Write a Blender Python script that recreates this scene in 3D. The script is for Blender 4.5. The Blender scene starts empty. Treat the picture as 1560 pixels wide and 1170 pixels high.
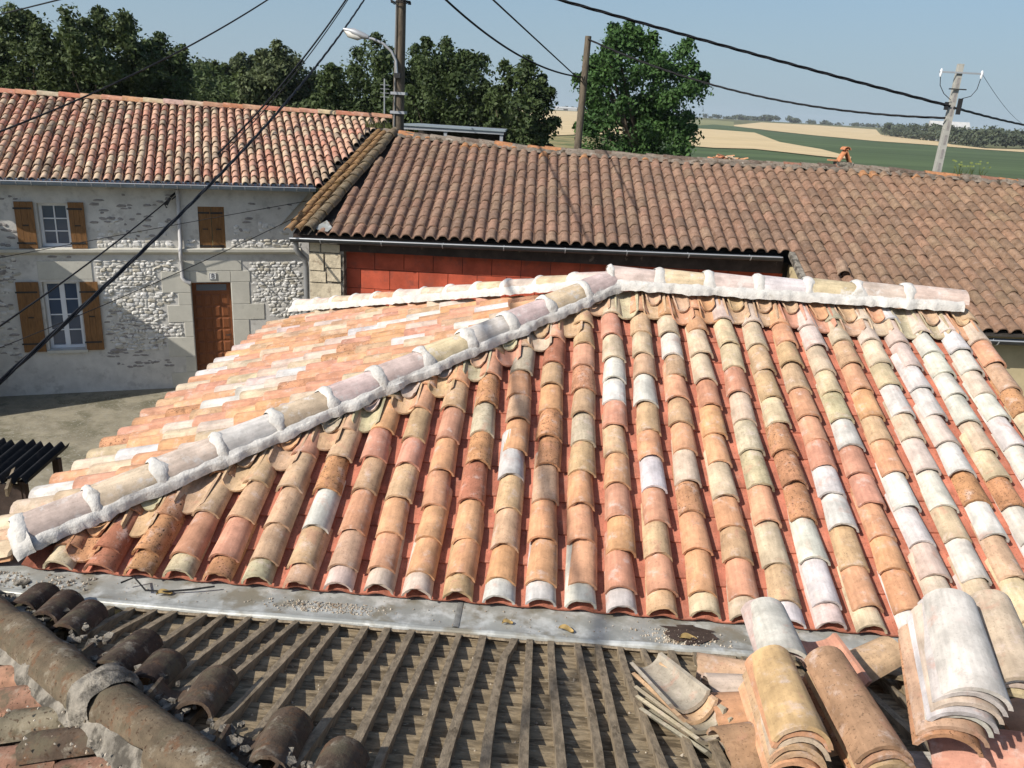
import bpy, math, random
import numpy as np
from mathutils import Matrix, Vector, noise as mnoise

random.seed(7); RNG = np.random.default_rng(11)
scene = bpy.context.scene
COL = scene.collection
R = math.radians

# ------------------------------------------------------------------ camera
cd = bpy.data.cameras.new('camera'); cam = bpy.data.objects.new('camera', cd); COL.objects.link(cam)
cam.matrix_world = Matrix(((0.99695186, -0.06829539, 0.03771903, 2.51904),
                           (0.05730368, 0.31289344, -0.94805801, -3.75793),
                           (0.05294595, 0.94732963, 0.31585327, 6.0),
                           (0, 0, 0, 1)))
cd.sensor_width = 36.0; cd.lens = 29.133; cd.clip_start = 0.05; cd.clip_end = 6000
scene.camera = cam

# ------------------------------------------------------------------ world, sun
SUN = Vector((-0.598, -0.505, 0.621)).normalized()
world = bpy.data.worlds.new("World"); scene.world = world; world.use_nodes = True
wn = world.node_tree.nodes; wl = world.node_tree.links
for n in list(wn): wn.remove(n)
sky = wn.new('ShaderNodeTexSky'); sky.sky_type = 'NISHITA'; sky.sun_disc = False
sky.sun_elevation = math.asin(SUN.z); sky.sun_rotation = math.atan2(SUN.x, SUN.y)
sky.altitude = 60; sky.air_density = 1.0; sky.dust_density = 1.3; sky.ozone_density = 1.6
bg = wn.new('ShaderNodeBackground'); bg.inputs['Strength'].default_value = 0.105
wo = wn.new('ShaderNodeOutputWorld')
# pale summer haze all round the horizon
tcw = wn.new('ShaderNodeTexCoord'); sxw = wn.new('ShaderNodeSeparateXYZ'); wl.new(tcw.outputs['Generated'], sxw.inputs[0])
mrw = wn.new('ShaderNodeMapRange'); mrw.interpolation_type = 'SMOOTHSTEP'
mrw.inputs[1].default_value = -.02; mrw.inputs[2].default_value = .50; mrw.inputs[3].default_value = .92; mrw.inputs[4].default_value = .0
wl.new(sxw.outputs['Z'], mrw.inputs[0])
mxw = wn.new('ShaderNodeMix'); mxw.data_type = 'RGBA'; mr2 = wn.new('ShaderNodeMapRange'); mr2.inputs[1].default_value = 0.; mr2.inputs[2].default_value = .16; wl.new(sxw.outputs['Z'], mr2.inputs[0])
mx2 = wn.new('ShaderNodeMix'); mx2.data_type = 'RGBA'; mx2.inputs[6].default_value = (2.6, 3.4, 4.05, 1); mx2.inputs[7].default_value = (1.75, 2.75, 3.75, 1)
wl.new(mr2.outputs[0], mx2.inputs[0]); wl.new(mx2.outputs[2], mxw.inputs[7])
wl.new(mrw.outputs[0], mxw.inputs[0]); wl.new(sky.outputs[0], mxw.inputs[6])
wl.new(mxw.outputs[2], bg.inputs[0]); wl.new(bg.outputs[0], wo.inputs[0])
sd = bpy.data.lights.new('sun', 'SUN'); sd.energy = 4.3; sd.angle = R(0.5); sd.color = (1.0, 0.945, 0.87)
so = bpy.data.objects.new('sun', sd); COL.objects.link(so)
so.rotation_euler = SUN.to_track_quat('Z', 'Y').to_euler(); so.location = (-20, -20, 25)
scene.view_settings.view_transform = 'Standard'; scene.view_settings.look = 'None'
scene.view_settings.exposure = 0.45; scene.view_settings.gamma = 1.0
scene.view_settings.use_curve_mapping = False
try:
    scene.cycles.max_bounces = 6; scene.cycles.diffuse_bounces = 3; scene.cycles.glossy_bounces = 2
except Exception: pass

# ------------------------------------------------------------------ materials
class NT:
    def __init__(s, name):
        s.m = bpy.data.materials.new(name); s.m.use_nodes = True
        s.t = s.m.node_tree; s.n = s.t.nodes; s.l = s.t.links
        for x in list(s.n): s.n.remove(x)
        s.out = s.n.new('ShaderNodeOutputMaterial'); s.b = s.n.new('ShaderNodeBsdfPrincipled')
        s.l.new(s.b.outputs[0], s.out.inputs[0])
        s.geo = s.n.new('ShaderNodeNewGeometry'); s.pos = s.geo.outputs['Position']
    def noise(s, scale, detail=4, rough=.6, vec=None, dist=0):
        x = s.n.new('ShaderNodeTexNoise'); x.inputs['Scale'].default_value = scale
        x.inputs['Detail'].default_value = detail; x.inputs['Roughness'].default_value = rough
        x.inputs['Distortion'].default_value = dist
        s.l.new(vec or s.pos, x.inputs['Vector']); return x.outputs['Fac']
    def ramp(s, fac, a, b, lo=0., hi=1.):
        x = s.n.new('ShaderNodeMapRange'); x.interpolation_type = 'SMOOTHSTEP'
        x.inputs[1].default_value = a; x.inputs[2].default_value = b
        x.inputs[3].default_value = lo; x.inputs[4].default_value = hi
        s.l.new(fac, x.inputs[0]); return x.outputs[0]
    def math(s, op, a, b):
        x = s.n.new('ShaderNodeMath'); x.operation = op
        for i, v in enumerate((a, b)):
            if isinstance(v, (int, float)): x.inputs[i].default_value = v
            else: s.l.new(v, x.inputs[i])
        return x.outputs[0]
    def mix(s, fac, a, b, mode='MIX'):
        x = s.n.new('ShaderNodeMix'); x.data_type = 'RGBA'; x.blend_type = mode
        for i, v in ((0, fac), (6, a), (7, b)):
            if isinstance(v, (int, float)): x.inputs[i].default_value = v
            elif isinstance(v, tuple): x.inputs[i].default_value = (*v, 1) if len(v) == 3 else v
            else: s.l.new(v, x.inputs[i])
        return x.outputs[2]
    def scalec(s, col, fac):
        v = s.n.new('ShaderNodeVectorMath'); v.operation = 'SCALE'
        s.l.new(col, v.inputs[0]); s.l.new(fac, v.inputs['Scale']); return v.outputs[0]
    def bump(s, h, strength, dist=.01):
        x = s.n.new('ShaderNodeBump'); x.inputs['Strength'].default_value = strength
        x.inputs['Distance'].default_value = dist
        s.l.new(h, x.inputs['Height']); s.l.new(x.outputs[0], s.b.inputs['Normal'])
    def vec_scale(s, v3):
        x = s.n.new('ShaderNodeMapping'); x.inputs['Scale'].default_value = v3
        s.l.new(s.pos, x.inputs['Vector']); return x.outputs[0]
    def fin(s, col, rough=.9, spec=.2, metal=0):
        if isinstance(col, tuple): s.b.inputs['Base Color'].default_value = (*col, 1)
        else: s.l.new(col, s.b.inputs['Base Color'])
        s.b.inputs['Roughness'].default_value = rough; s.b.inputs['Specular IOR Level'].default_value = spec
        s.b.inputs['Metallic'].default_value = metal
        return s.m

def simple(name, base, var=.25, scale=8, second=None, sscale=5, sthr=(.55, .65), third=None, tscale=30, tthr=(.6, .66),
           rough=.9, spec=.2, bump=.25, bscale=60, bdist=.008, metal=0, stretch=None):
    t = NT(name); v = t.vec_scale(stretch) if stretch else None
    f = t.ramp(t.noise(scale, 6, .65, v), .25, .75, 1 - var, 1 + var)
    rgb = t.n.new('ShaderNodeRGB'); rgb.outputs[0].default_value = (*base, 1)
    c = t.scalec(rgb.outputs[0], f)
    if second: c = t.mix(t.ramp(t.noise(sscale, 5, .65, v), *sthr), c, second)
    if third: c = t.mix(t.ramp(t.noise(tscale, 4, .6, v), *tthr), c, third)
    if bump: t.bump(t.noise(bscale, 5, .65, v), bump, bdist)
    return t.fin(c, rough, spec, metal)

def tile_mat(name, src='OBJ', pale=(.60, .49, .43), pale_amt=.55, dark=(.055, .033, .02), speck=95, blot=26, blot_amt=.7,
             moss=None, moss_scale=7, moss_thr=(.5, .62), bump=.28, var=.26):
    t = NT(name)
    if src == 'OBJ':
        oi = t.n.new('ShaderNodeObjectInfo'); col, al = oi.outputs['Color'], oi.outputs['Alpha']
        vm = t.n.new('ShaderNodeVectorMath'); vm.operation = 'SCALE'; vm.inputs[0].default_value = (37., 53., 71.)
        t.l.new(oi.outputs['Random'], vm.inputs['Scale'])
        va = t.n.new('ShaderNodeVectorMath'); va.operation = 'ADD'
        t.l.new(t.pos, va.inputs[0]); t.l.new(vm.outputs[0], va.inputs[1]); p = va.outputs[0]
    else:
        at = t.n.new('ShaderNodeAttribute'); at.attribute_name = 'tint'; col, al = at.outputs['Color'], at.outputs['Alpha']; p = t.pos
    c = t.scalec(col, t.ramp(t.noise(7, 6, .65, p), .25, .75, 1 - var, 1 + var))
    if src == 'OBJ':
        tc = t.n.new('ShaderNodeTexCoord'); mp = t.n.new('ShaderNodeMapping'); mp.inputs['Scale'].default_value = (45, 5, 45)
        ad = t.n.new('ShaderNodeVectorMath'); ad.operation = 'ADD'; t.l.new(tc.outputs['Object'], mp.inputs[0]); t.l.new(mp.outputs[0], ad.inputs[0]); t.l.new(vm.outputs[0], ad.inputs[1])
        c = t.scalec(c, t.ramp(t.noise(1, 4, .6, ad.outputs[0]), .3, .7, .88, 1.10))
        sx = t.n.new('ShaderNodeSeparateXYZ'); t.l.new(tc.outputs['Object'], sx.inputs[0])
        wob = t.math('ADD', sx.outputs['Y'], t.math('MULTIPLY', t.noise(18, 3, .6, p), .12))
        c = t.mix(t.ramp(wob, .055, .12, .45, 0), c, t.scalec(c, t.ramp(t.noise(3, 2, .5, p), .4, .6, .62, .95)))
    c = t.mix(t.ramp(t.noise(11, 5, .7, p), .53, .72, 0, pale_amt), c, pale)
    if src == 'OBJ' and name == 'clay_tile': c = t.mix(t.ramp(t.noise(9, 4, .6, p, .5), .56, .72, 0, .45), c, (.47, .235, .16))
    bl = t.math('MULTIPLY', t.ramp(t.noise(blot, 5, .7, p), .54, .66, 0, blot_amt), al)
    c = t.mix(bl, c, (dark[0] * 2.4, dark[1] * 2.2, dark[2] * 2))
    sp = t.math('MULTIPLY', t.ramp(t.noise(speck, 3, .6, p), .60, .66), al)
    c = t.mix(sp, c, dark)
    if moss: c = t.mix(t.ramp(t.noise(moss_scale, 6, .7), *moss_thr, 0, .85), c, moss)
    t.bump(t.noise(55, 6, .7, p), bump, .006)
    return t.fin(c, .88, .2)

M = {}
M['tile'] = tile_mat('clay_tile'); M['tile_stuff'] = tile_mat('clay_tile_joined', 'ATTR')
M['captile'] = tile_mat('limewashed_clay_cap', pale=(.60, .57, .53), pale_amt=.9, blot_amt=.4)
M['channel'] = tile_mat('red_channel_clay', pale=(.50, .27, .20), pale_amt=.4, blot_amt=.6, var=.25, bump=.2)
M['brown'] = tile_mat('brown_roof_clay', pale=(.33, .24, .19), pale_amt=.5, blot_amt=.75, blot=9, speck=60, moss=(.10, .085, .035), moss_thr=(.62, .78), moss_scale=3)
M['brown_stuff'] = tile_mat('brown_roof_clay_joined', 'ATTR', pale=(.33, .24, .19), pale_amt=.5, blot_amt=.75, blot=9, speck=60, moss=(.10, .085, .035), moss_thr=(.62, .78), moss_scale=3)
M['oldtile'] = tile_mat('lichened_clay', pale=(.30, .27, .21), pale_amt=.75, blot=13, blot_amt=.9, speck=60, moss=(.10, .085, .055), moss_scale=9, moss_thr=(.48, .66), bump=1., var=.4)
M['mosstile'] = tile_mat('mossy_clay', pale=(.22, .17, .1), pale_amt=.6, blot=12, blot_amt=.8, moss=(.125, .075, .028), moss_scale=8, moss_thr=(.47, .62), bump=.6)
M['mortar'] = simple('white_mortar', (.55, .525, .48), .18, 8, (.38, .35, .305), 10, (.54, .72), bump=.7, bscale=42, bdist=.012)
M['oldmortar'] = simple('grey_old_mortar', (.24, .215, .175), .4, 14, (.085, .075, .06), 11, (.44, .6), bump=1., bscale=40, bdist=.02)
M['ridgemortar'] = simple('mossy_ridge_mortar', (.17, .14, .11), .4, 5, (.06, .045, .03), 6, (.5, .62), (.30, .27, .23), 9, (.62, .7), bump=.8, bscale=20, bdist=.02)
M['zinc'] = simple('weathered_zinc', (.35, .355, .325), .2, 3, (.54, .55, .52), 6, (.46, .66), (.24, .22, .17), 5, (.50, .66), rough=.48, spec=.5, bump=.3, bscale=9, bdist=.012, metal=.25)
M['zincdark'] = simple('dark_zinc', (.05, .055, .06), .2, 6, rough=.5, spec=.4, bump=.05, metal=.2)
M['zincblue'] = simple('blue_grey_zinc', (.20, .25, .31), .15, 5, rough=.5, spec=.4, bump=.05, metal=.1)
M['solder'] = simple('dull_solder', (.17, .17, .16), .25, 20, rough=.6, bump=.3)
M['wood'] = simple('grey_lath_wood', (.225, .178, .12), .45, 9, (.11, .085, .055), 7, (.55, .7), bump=.5, bscale=40, stretch=(4, 1, 4))
M['board'] = simple('dusty_board_wood', (.245, .19, .118), .45, 9, (.10, .075, .045), 6, (.48, .64), (.34, .30, .22), 30, (.62, .7), bump=.6, bscale=35, stretch=(1, 4, 4))
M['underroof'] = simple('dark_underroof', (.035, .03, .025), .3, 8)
M['render_'] = simple('lime_render', (.55, .53, .485), .14, 3, (.42, .40, .365), 5, (.52, .7), bump=.35, bscale=30, bdist=.01)
M['stone'] = simple('pale_limestone', (.58, .56, .51), .2, 9, (.38, .355, .31), 11, (.54, .68), bump=.6, bscale=35, bdist=.01)
M['darkstone'] = simple('grey_fieldstone', (.27, .25, .235), .25, 12, bump=.5, bscale=30)
M['dressed'] = simple('dressed_limestone', (.52, .50, .43), .08, 4, (.43, .41, .35), 7, (.6, .75), bump=.2, bscale=50)
M['ochre'] = simple('ochre_render', (.45, .37, .22), .1, 3, bump=.2, bscale=30)
M['redblock'] = simple('red_hollow_block', (.40, .08, .042), .3, 2.5, (.27, .07, .045), 4, (.5, .68), bump=.15, bscale=40)
M['pier'] = simple('yellow_limestone', (.50, .43, .31), .25, 5, (.30, .24, .17), 6, (.55, .68), bump=.7, bscale=18, bdist=.02)
M['darkwood'] = simple('dark_fascia_wood', (.05, .035, .028), .4, 5, (.15, .11, .085), 4, (.62, .68), bump=.4, bscale=25)
M['shutter'] = simple('stained_shutter_wood', (.20, .098, .035), .2, 5, (.13, .062, .022), 6, (.5, .7), rough=.6, spec=.3, bump=.15, bscale=30, stretch=(6, 6, 1))
M['door'] = simple('varnished_door_wood', (.18, .062, .023), .2, 6, rough=.5, spec=.3, bump=.1, bscale=30, stretch=(6, 6, 1))
M['iron'] = simple('black_iron', (.02, .02, .02), .2, 10, rough=.6, spec=.4, bump=0)
M['white'] = simple('white_frame_paint', (.72, .73, .74), .05, 5, rough=.5, spec=.4, bump=0)
M['pipe'] = simple('painted_pipe', (.48, .47, .46), .1, 5, rough=.5, bump=0)
M['greypipe'] = simple('grey_pipe', (.22, .22, .215), .15, 5, rough=.5, bump=0, metal=.2)
t = NT('window_glass'); M['glass'] = t.fin((.07, .095, .14), .06, .7)  # bluish base colour stands in for sky reflected in the panes
M['asphalt'] = simple('pale_street', (.235, .21, .15), .25, 3, (.14, .128, .085), 1.1, (.48, .62), (.28, .265, .22), 25, (.56, .66), bump=.6, bscale=40)
M['grass'] = simple('rough_grass', (.10, .105, .04), .3, .15, (.16, .14, .06), .06, (.5, .65), bump=0)
M['wheat'] = simple('ripe_wheat', (.53, .41, .23), .1, .05, (.47, .36, .19), .02, (.5, .7), bump=0)
M['maize'] = simple('green_crop', (.060, .088, .034), .22, .08, (.08, .115, .045), .05, (.5, .62), bump=0, stretch=(.12, 1, 1))
M['palefield'] = simple('stubble_field', (.20, .20, .09), .15, .03, bump=0)
M['verge'] = simple('dry_verge', (.25, .21, .09), .25, .2, (.10, .12, .04), .1, (.5, .6), bump=0)
M['bark'] = simple('bark', (.09, .07, .05), .35, 8, bump=.6, bscale=20)
M['polewood'] = simple('weathered_pole_wood', (.13, .105, .075), .35, 5, (.075, .06, .045), 7, (.5, .65), bump=.4, bscale=18, stretch=(4, 4, .6))
M['concrete'] = simple('pole_concrete', (.36, .35, .31), .15, 4, (.26, .25, .22), 6, (.55, .7), bump=.2, bscale=30)
M['galv'] = simple('galvanised', (.40, .41, .42), .1, 6, rough=.45, spec=.5, bump=0, metal=.4)
M['lampglass'] = simple('lamp_bowl', (.62, .60, .54), .1, 8, rough=.3, spec=.5, bump=0)
M['cable'] = simple('black_cable', (.015, .015, .016), .2, 6, rough=.6, bump=0)
M['plank'] = simple('bleached_plank', (.46, .43, .38), .25, 8, (.30, .27, .23), 9, (.55, .68), bump=.5, bscale=30, stretch=(1, 5, 5))
M['gravel'] = simple('mortar_crumbs', (.40, .35, .28), .4, 30, (.24, .17, .11), 40, (.5, .6), bump=.3)
M['deadleaf'] = simple('dead_leaf', (.36, .25, .10), .3, 20, bump=.2)
M['corrug'] = simple('black_corrugated', (.018, .018, .019), .3, 6, (.035, .032, .03), 8, (.55, .7), rough=.7, bump=.2, bscale=20)
M['shedroof'] = simple('pale_sheet_roof', (.24, .28, .30), .08, 3, rough=.5, bump=.05)
M['farwall'] = simple('far_white_wall', (.42, .42, .40), .1, .5, bump=0)
M['number'] = simple('number_enamel', (.75, .75, .72), .03, 5, rough=.3, bump=0)
M['ink'] = simple('number_paint', (.02, .02, .04), .05, 5, bump=0)

def leaf_mat(name, a, b, trans=.25):
    t = NT(name); at = t.n.new('ShaderNodeAttribute'); at.attribute_name = 'shade'
    c = t.mix(at.outputs['Fac'], a, b)
    c = t.scalec(c, t.ramp(t.noise(2.2, 4), .3, .7, .75, 1.25))
    m = t.fin(c, .65, .25)
    tr = t.n.new('ShaderNodeBsdfTranslucent'); mx = t.n.new('ShaderNodeMixShader'); mx.inputs[0].default_value = trans
    t.l.new(c, tr.inputs[0]); t.l.new(t.b.outputs[0], mx.inputs[1]); t.l.new(tr.outputs[0], mx.inputs[2]); t.l.new(mx.outputs[0], t.out.inputs[0])
    return m
M['leaf_dark'] = leaf_mat('leaf_dark', (.030, .050, .017), (.080, .112, .035))
M['leaf_mid'] = leaf_mat('leaf_mid', (.036, .056, .019), (.092, .12, .038))
M['leaf_pale'] = leaf_mat('leaf_pale', (.055, .075, .032), (.125, .15, .065))
M['leaf_ash'] = leaf_mat('leaf_ash', (.030, .070, .020), (.075, .15, .036))
M['leaf_weed'] = simple('weed_leaf', (.13, .16, .05), .2, 20, bump=0)
M['leaf_far'] = leaf_mat('leaf_far', (.045, .06, .035), (.075, .09, .05), .1)

# ------------------------------------------------------------------ builders
WM = {}
def setp(o, label=None, cat=None, group=None, kind=None):
    if label: o['label'] = label
    if cat: o['category'] = cat
    if group: o['group'] = group
    if kind: o['kind'] = kind
    return o
def empty(name, label, cat, loc=(0, 0, 0), rz=0, group=None):
    o = bpy.data.objects.new(name, None); COL.objects.link(o); o.empty_display_size = .2
    o.matrix_basis = Matrix.Translation(loc) @ Matrix.Rotation(rz, 4, 'Z'); WM[o] = o.matrix_basis.copy()
    return setp(o, label, cat, group)
def put(name, mesh, parent=None, W=None, local=None, color=None, **kw):
    o = bpy.data.objects.new(name, mesh); COL.objects.link(o)
    if parent is not None:
        o.parent = parent
        if local is None: local = WM[parent].inverted() @ (W if W is not None else Matrix())
        o.matrix_basis = local; WM[o] = WM[parent] @ local
    else:
        o.matrix_basis = W if W is not None else Matrix(); WM[o] = o.matrix_basis.copy()
    if color: o.color = color
    return setp(o, **kw)

class MB:
    def __init__(s): s.v = []; s.f = []
    def add(s, v, f):
        k = len(s.v); s.v += [tuple(p) for p in v]; s.f += [tuple(i + k for i in q) for q in f]; return s
    def box(s, lo, hi):
        x0, y0, z0 = lo; x1, y1, z1 = hi
        return s.add([(x0,y0,z0),(x1,y0,z0),(x1,y1,z0),(x0,y1,z0),(x0,y0,z1),(x1,y0,z1),(x1,y1,z1),(x0,y1,z1)],
                     [(0,3,2,1),(4,5,6,7),(0,1,5,4),(1,2,6,5),(2,3,7,6),(3,0,4,7)])
    def hexa(s, a, b):   # two quads a (4 pts) and b (4 pts)
        return s.add(list(a) + list(b), [(0,3,2,1),(4,5,6,7),(0,1,5,4),(1,2,6,5),(2,3,7,6),(3,0,4,7)])
    def bar(s, p, q, w, h, up=(0, 0, 1)):
        p, q = Vector(p), Vector(q); d = (q - p).normalized(); u = d.cross(Vector(up)).normalized(); n = u.cross(d)
        f = lambda c: [c - u*w/2 - n*h/2, c + u*w/2 - n*h/2, c + u*w/2 + n*h/2, c - u*w/2 + n*h/2]
        return s.hexa(f(p), f(q))
    def tube(s, pts, r, seg=8, cap=True):
        pts = [Vector(p) for p in pts]; n = len(pts); rr = r if hasattr(r, '__len__') else [r]*n
        ref = None; v = []; f = []
        for i, p in enumerate(pts):
            d = (pts[min(i+1, n-1)] - pts[max(i-1, 0)]).normalized()
            if ref is None: ref = Vector((0, 0, 1)) if abs(d.z) < .9 else Vector((1, 0, 0))
            a = d.cross(ref).normalized(); b = a.cross(d)
            ref = -(a.cross(d)) if False else ref
            for k in range(seg):
                t = 2*math.pi*k/seg; v.append(p + a*math.cos(t)*rr[i] + b*math.sin(t)*rr[i])
        for i in range(n-1):
            for k in range(seg):
                k2 = (k+1) % seg; f.append((i*seg+k, i*seg+k2, (i+1)*seg+k2, (i+1)*seg+k))
        if cap: f.append(tuple(range(seg-1, -1, -1))); f.append(tuple((n-1)*seg+k for k in range(seg)))
        return s.add(v, f)
    def mesh(s, name, mat, smooth=None):
        m = bpy.data.meshes.new(name); m.from_pydata(s.v, [], s.f); m.materials.append(mat)
        if smooth is not None: sm(m, smooth)
        return m
def sm(m, ang=40):
    m.polygons.foreach_set('use_smooth', [True]*len(m.polygons)); m.set_sharp_from_angle(angle=R(ang)); m.update()

class Frame:
    def __init__(s, O, u, v):
        s.O = Vector(O); s.u = Vector(u).normalized(); s.v = Vector(v).normalized(); s.n = s.u.cross(s.v).normalized()
    def P(s, a, t, h=0): return s.O + s.u*a + s.v*t + s.n*h
    def mat(s, a, t, h=0, pitch=0, yaw=0, roll=0):
        m = Matrix((s.u, s.v, s.n)).transposed().to_4x4(); m.translation = s.P(a, t, h)
        return m @ Matrix.Rotation(yaw, 4, 'Z') @ Matrix.Rotation(-pitch, 4, 'X') @ Matrix.Rotation(roll, 4, 'Y')

def canal_geo(w0=.165, w1=.14, h=.066, L=.44, th=.013, seg=8, A=82, far=None, near=None, rng=None, flip=False, h1=None, jag=0., round_=0.):
    """half round clay tile: lip at y=0, far end at y=L; far/near: functions x -> y that cut the ends"""
    A = R(A); rng = rng or random; h1 = h1 if h1 is not None else h*.92
    v = []; f = []
    ph = rng.uniform(0, 6); wob = rng.uniform(.0, .004)
    for side in (0, 1):
        for e in (0, 1):
            w = w1 if e else w0; hh = h1 if e else h
            for k in range(seg+1):
                a = -A + 2*A*k/seg; q = th*side
                x = (w/2 - q)*math.sin(a)/math.sin(A)
                z = (hh - q)*(math.cos(a) - math.cos(A))/(1 - math.cos(A))
                z += wob*math.sin(3*a + ph)
                if flip: z = -z
                y = L*e + (rng.uniform(-jag, jag) if jag else 0)
                if round_ and not e: y += round_*(abs(x)/(w/2))**3
                v.append([x, y, z])
    n = seg+1
    for e in (0, 1):
        fn = far if e else near
        if fn:
            for side in (0, 1):
                for k in range(n):
                    p = v[side*2*n + e*n + k]; y = fn(p[0])
                    p[1] = min(p[1], y) if e else max(p[1], y)
    for k in range(seg):
        o0, o1 = k, k+1
        q = [(o0, o1, n+o1, n+o0), (2*n+o0, 3*n+o0, 3*n+o1, 2*n+o1), (o1, o0, 2*n+o0, 2*n+o1), (n+o0, n+o1, 3*n+o1, 3*n+o0)]
        f += [tuple(reversed(x)) for x in q] if flip else q
    q = [(0, n, 3*n, 2*n), (n-1, 2*n+n-1, 3*n+n-1, 2*n-1)]
    f += [tuple(reversed(x)) for x in q] if flip else q
    return v, f
def canal_mesh(name, mat, **kw):
    v, f = canal_geo(**kw); m = bpy.data.meshes.new(name); m.from_pydata(v, [], f); m.materials.append(mat); sm(m, 38); return m

class Joined:
    """many alike pieces joined in one mesh with a per-piece tint"""
    def __init__(s): s.V = []; s.F = []; s.C = []; s.n = 0
    def add(s, geo, W, col):
        v, f = geo
        for p in v: s.V.append(tuple(W @ Vector(p)))
        s.F += [tuple(i + s.n for i in q) for q in f]; s.n += len(v); s.C += [col]*len(v)
    def build(s, name, mat, parent, **kw):
        inv = WM[parent].inverted(); m = bpy.data.meshes.new(name)
        m.from_pydata([tuple(inv @ Vector(p)) for p in s.V], [], s.F); m.materials.append(mat)
        a = m.color_attributes.new('tint', 'FLOAT_COLOR', 'POINT'); a.data.foreach_set('color', np.array(s.C, dtype=np.float32).ravel())
        sm(m, 38); return put(name, m, parent, local=Matrix(), kind='stuff', **kw)

PAL = dict(w=(.53, .495, .45, .16), p=(.52, .415, .35, .18), c=(.505, .40, .275, .25), g=(.43, .37, .245, .45), t=(.475, .32, .195, .38),
           o=(.54, .295, .165, .25), s=(.51, .262, .17, .18), r=(.37, .155, .09, .65), b=(.42, .22, .115, 1.0))
def tint(k, j=.10):
    c = PAL[k]; q = random.uniform(1 - j, 1 + j)
    return (c[0]*q, c[1]*q*random.uniform(.96, 1.04), c[2]*q*random.uniform(.92, 1.08), c[3])

def grid_mesh(name, mat, fn, nu, nv, smooth=60, close_back=None):
    v = [fn(i/nu, j/nv) for i in range(nu+1) for j in range(nv+1)]
    f = [(i*(nv+1)+j, (i+1)*(nv+1)+j, (i+1)*(nv+1)+j+1, i*(nv+1)+j+1) for i in range(nu) for j in range(nv)]
    m = bpy.data.meshes.new(name); m.from_pydata([tuple(p) for p in v], [], f); m.materials.append(mat); sm(m, smooth); return m
def nz(x, y=0., z=0.): return mnoise.noise(Vector((x, y, z)))

# ------------------------------------------------------------------ ground, street, fields
def zt(x, y):
    t = min(1, max(0, (math.hypot(x, y) - 600)/900)); return 7.2*t*t*(3 - 2*t)
rings = [0, 6, 12, 25, 50, 100, 200, 350, 500, 600, 700, 800, 900, 1000, 1100, 1200, 1300, 1400, 1500, 1700, 2500, 4000]
v = [(0, 0, 0)]; f = []; NS = 96
for r in rings[1:]:
    for k in range(NS):
        a = 2*math.pi*k/NS; x, y = r*math.cos(a), r*math.sin(a); v.append((x, y, zt(x, y)))
for k in range(NS): f.append((0, 1+k, 1+(k+1) % NS))
for i in range(len(rings)-2):
    for k in range(NS):
        a, b = 1+i*NS+k, 1+i*NS+(k+1) % NS; f.append((a, a+NS, b+NS, b))
m = bpy.data.meshes.new('ground'); m.from_pydata(v, [], f); m.materials.append(M['grass']); sm(m, 80)
put('ground', m, kind='structure')
m = MB().add([(-30, -12, .012), (24, -12, .012), (24, 16.8, .012), (-14, 16, .012), (-30, 4, .012)], [(0, 1, 2, 3, 4)]).mesh('street', M['asphalt'])
put('street', m, kind='structure')
FIELDS = dict(
 wheat_field=[[((-6,172),(-47,991)),((-1,195),(-19,1110)),((5,217),(15,1192)),((13,239),(51,1209)),((21,256),(89,1226))],
  [((151,752),(165,826)),((152,652),(255,1113)),((144,490),(325,1127)),((148,404),(364,1015)),((150,402),(264,720)),((164,382),(281,661)),((163,360),(196,435)),((168,343),(183,373)),((179,335),(212,399)),((195,328),(231,390))],
  [((30,184),(76,499)),((35,180),(90,502)),((45,188),(105,461)),((49,179),(71,270)),((53,167),(68,216)),((57,160),(61,172))]],
 maize_field=[[((14,94),(61,537)),((21,100),(142,800)),((24,102),(153,756)),((32,109),(144,546)),((42,114),(145,425)),((54,117),(164,382)),((61,117),(168,343)),((69,123),(179,335)),((77,122),(195,328)),((90,118),(215,318))]],
 stubble_field=[[((90,625),(156,1116)),((142,800),(191,1089)),((151,752),(207,1043))]],
 field_verge=[[((-4,113),(-7,172)),((0,118),(-1,195)),((4,123),(5,217)),((9,128),(14,241))]])
def field(name, cols, mat, off):
    NV = 14; v = []; f = []; dense = []
    for a, b in zip(cols, cols[1:]):
        for k in range(4):
            t = k/4; dense.append(tuple(tuple(a[e][i]*(1-t) + b[e][i]*t for i in (0, 1)) for e in (0, 1)))
    dense.append(cols[-1])
    for c in dense:
        for j in range(NV+1):
            t = j/NV; t = t*t*.6 + t*.4
            x = c[0][0]*(1-t) + c[1][0]*t; y = c[0][1]*(1-t) + c[1][1]*t
            v.append((x, y, zt(x, y) + off + math.hypot(x, y)*.00025))
    n = NV+1
    for i in range(len(dense)-1):
        for j in range(NV): f.append((i*n+j, (i+1)*n+j, (i+1)*n+j+1, i*n+j+1))
    m = bpy.data.meshes.new(name); m.from_pydata(v, [], f); m.materials.append(mat); sm(m, 80)
    put(name, m, kind='structure')
for c in FIELDS['maize_field']: field('maize_field', c, M['maize'], .05)
for c in FIELDS['stubble_field']: field('stubble_field', c, M['palefield'], .08)
for c in FIELDS['field_verge']: field('field_verge', c, M['verge'], .05)
for c in FIELDS['wheat_field']: field('wheat_field', c, M['wheat'], .22)

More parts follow.
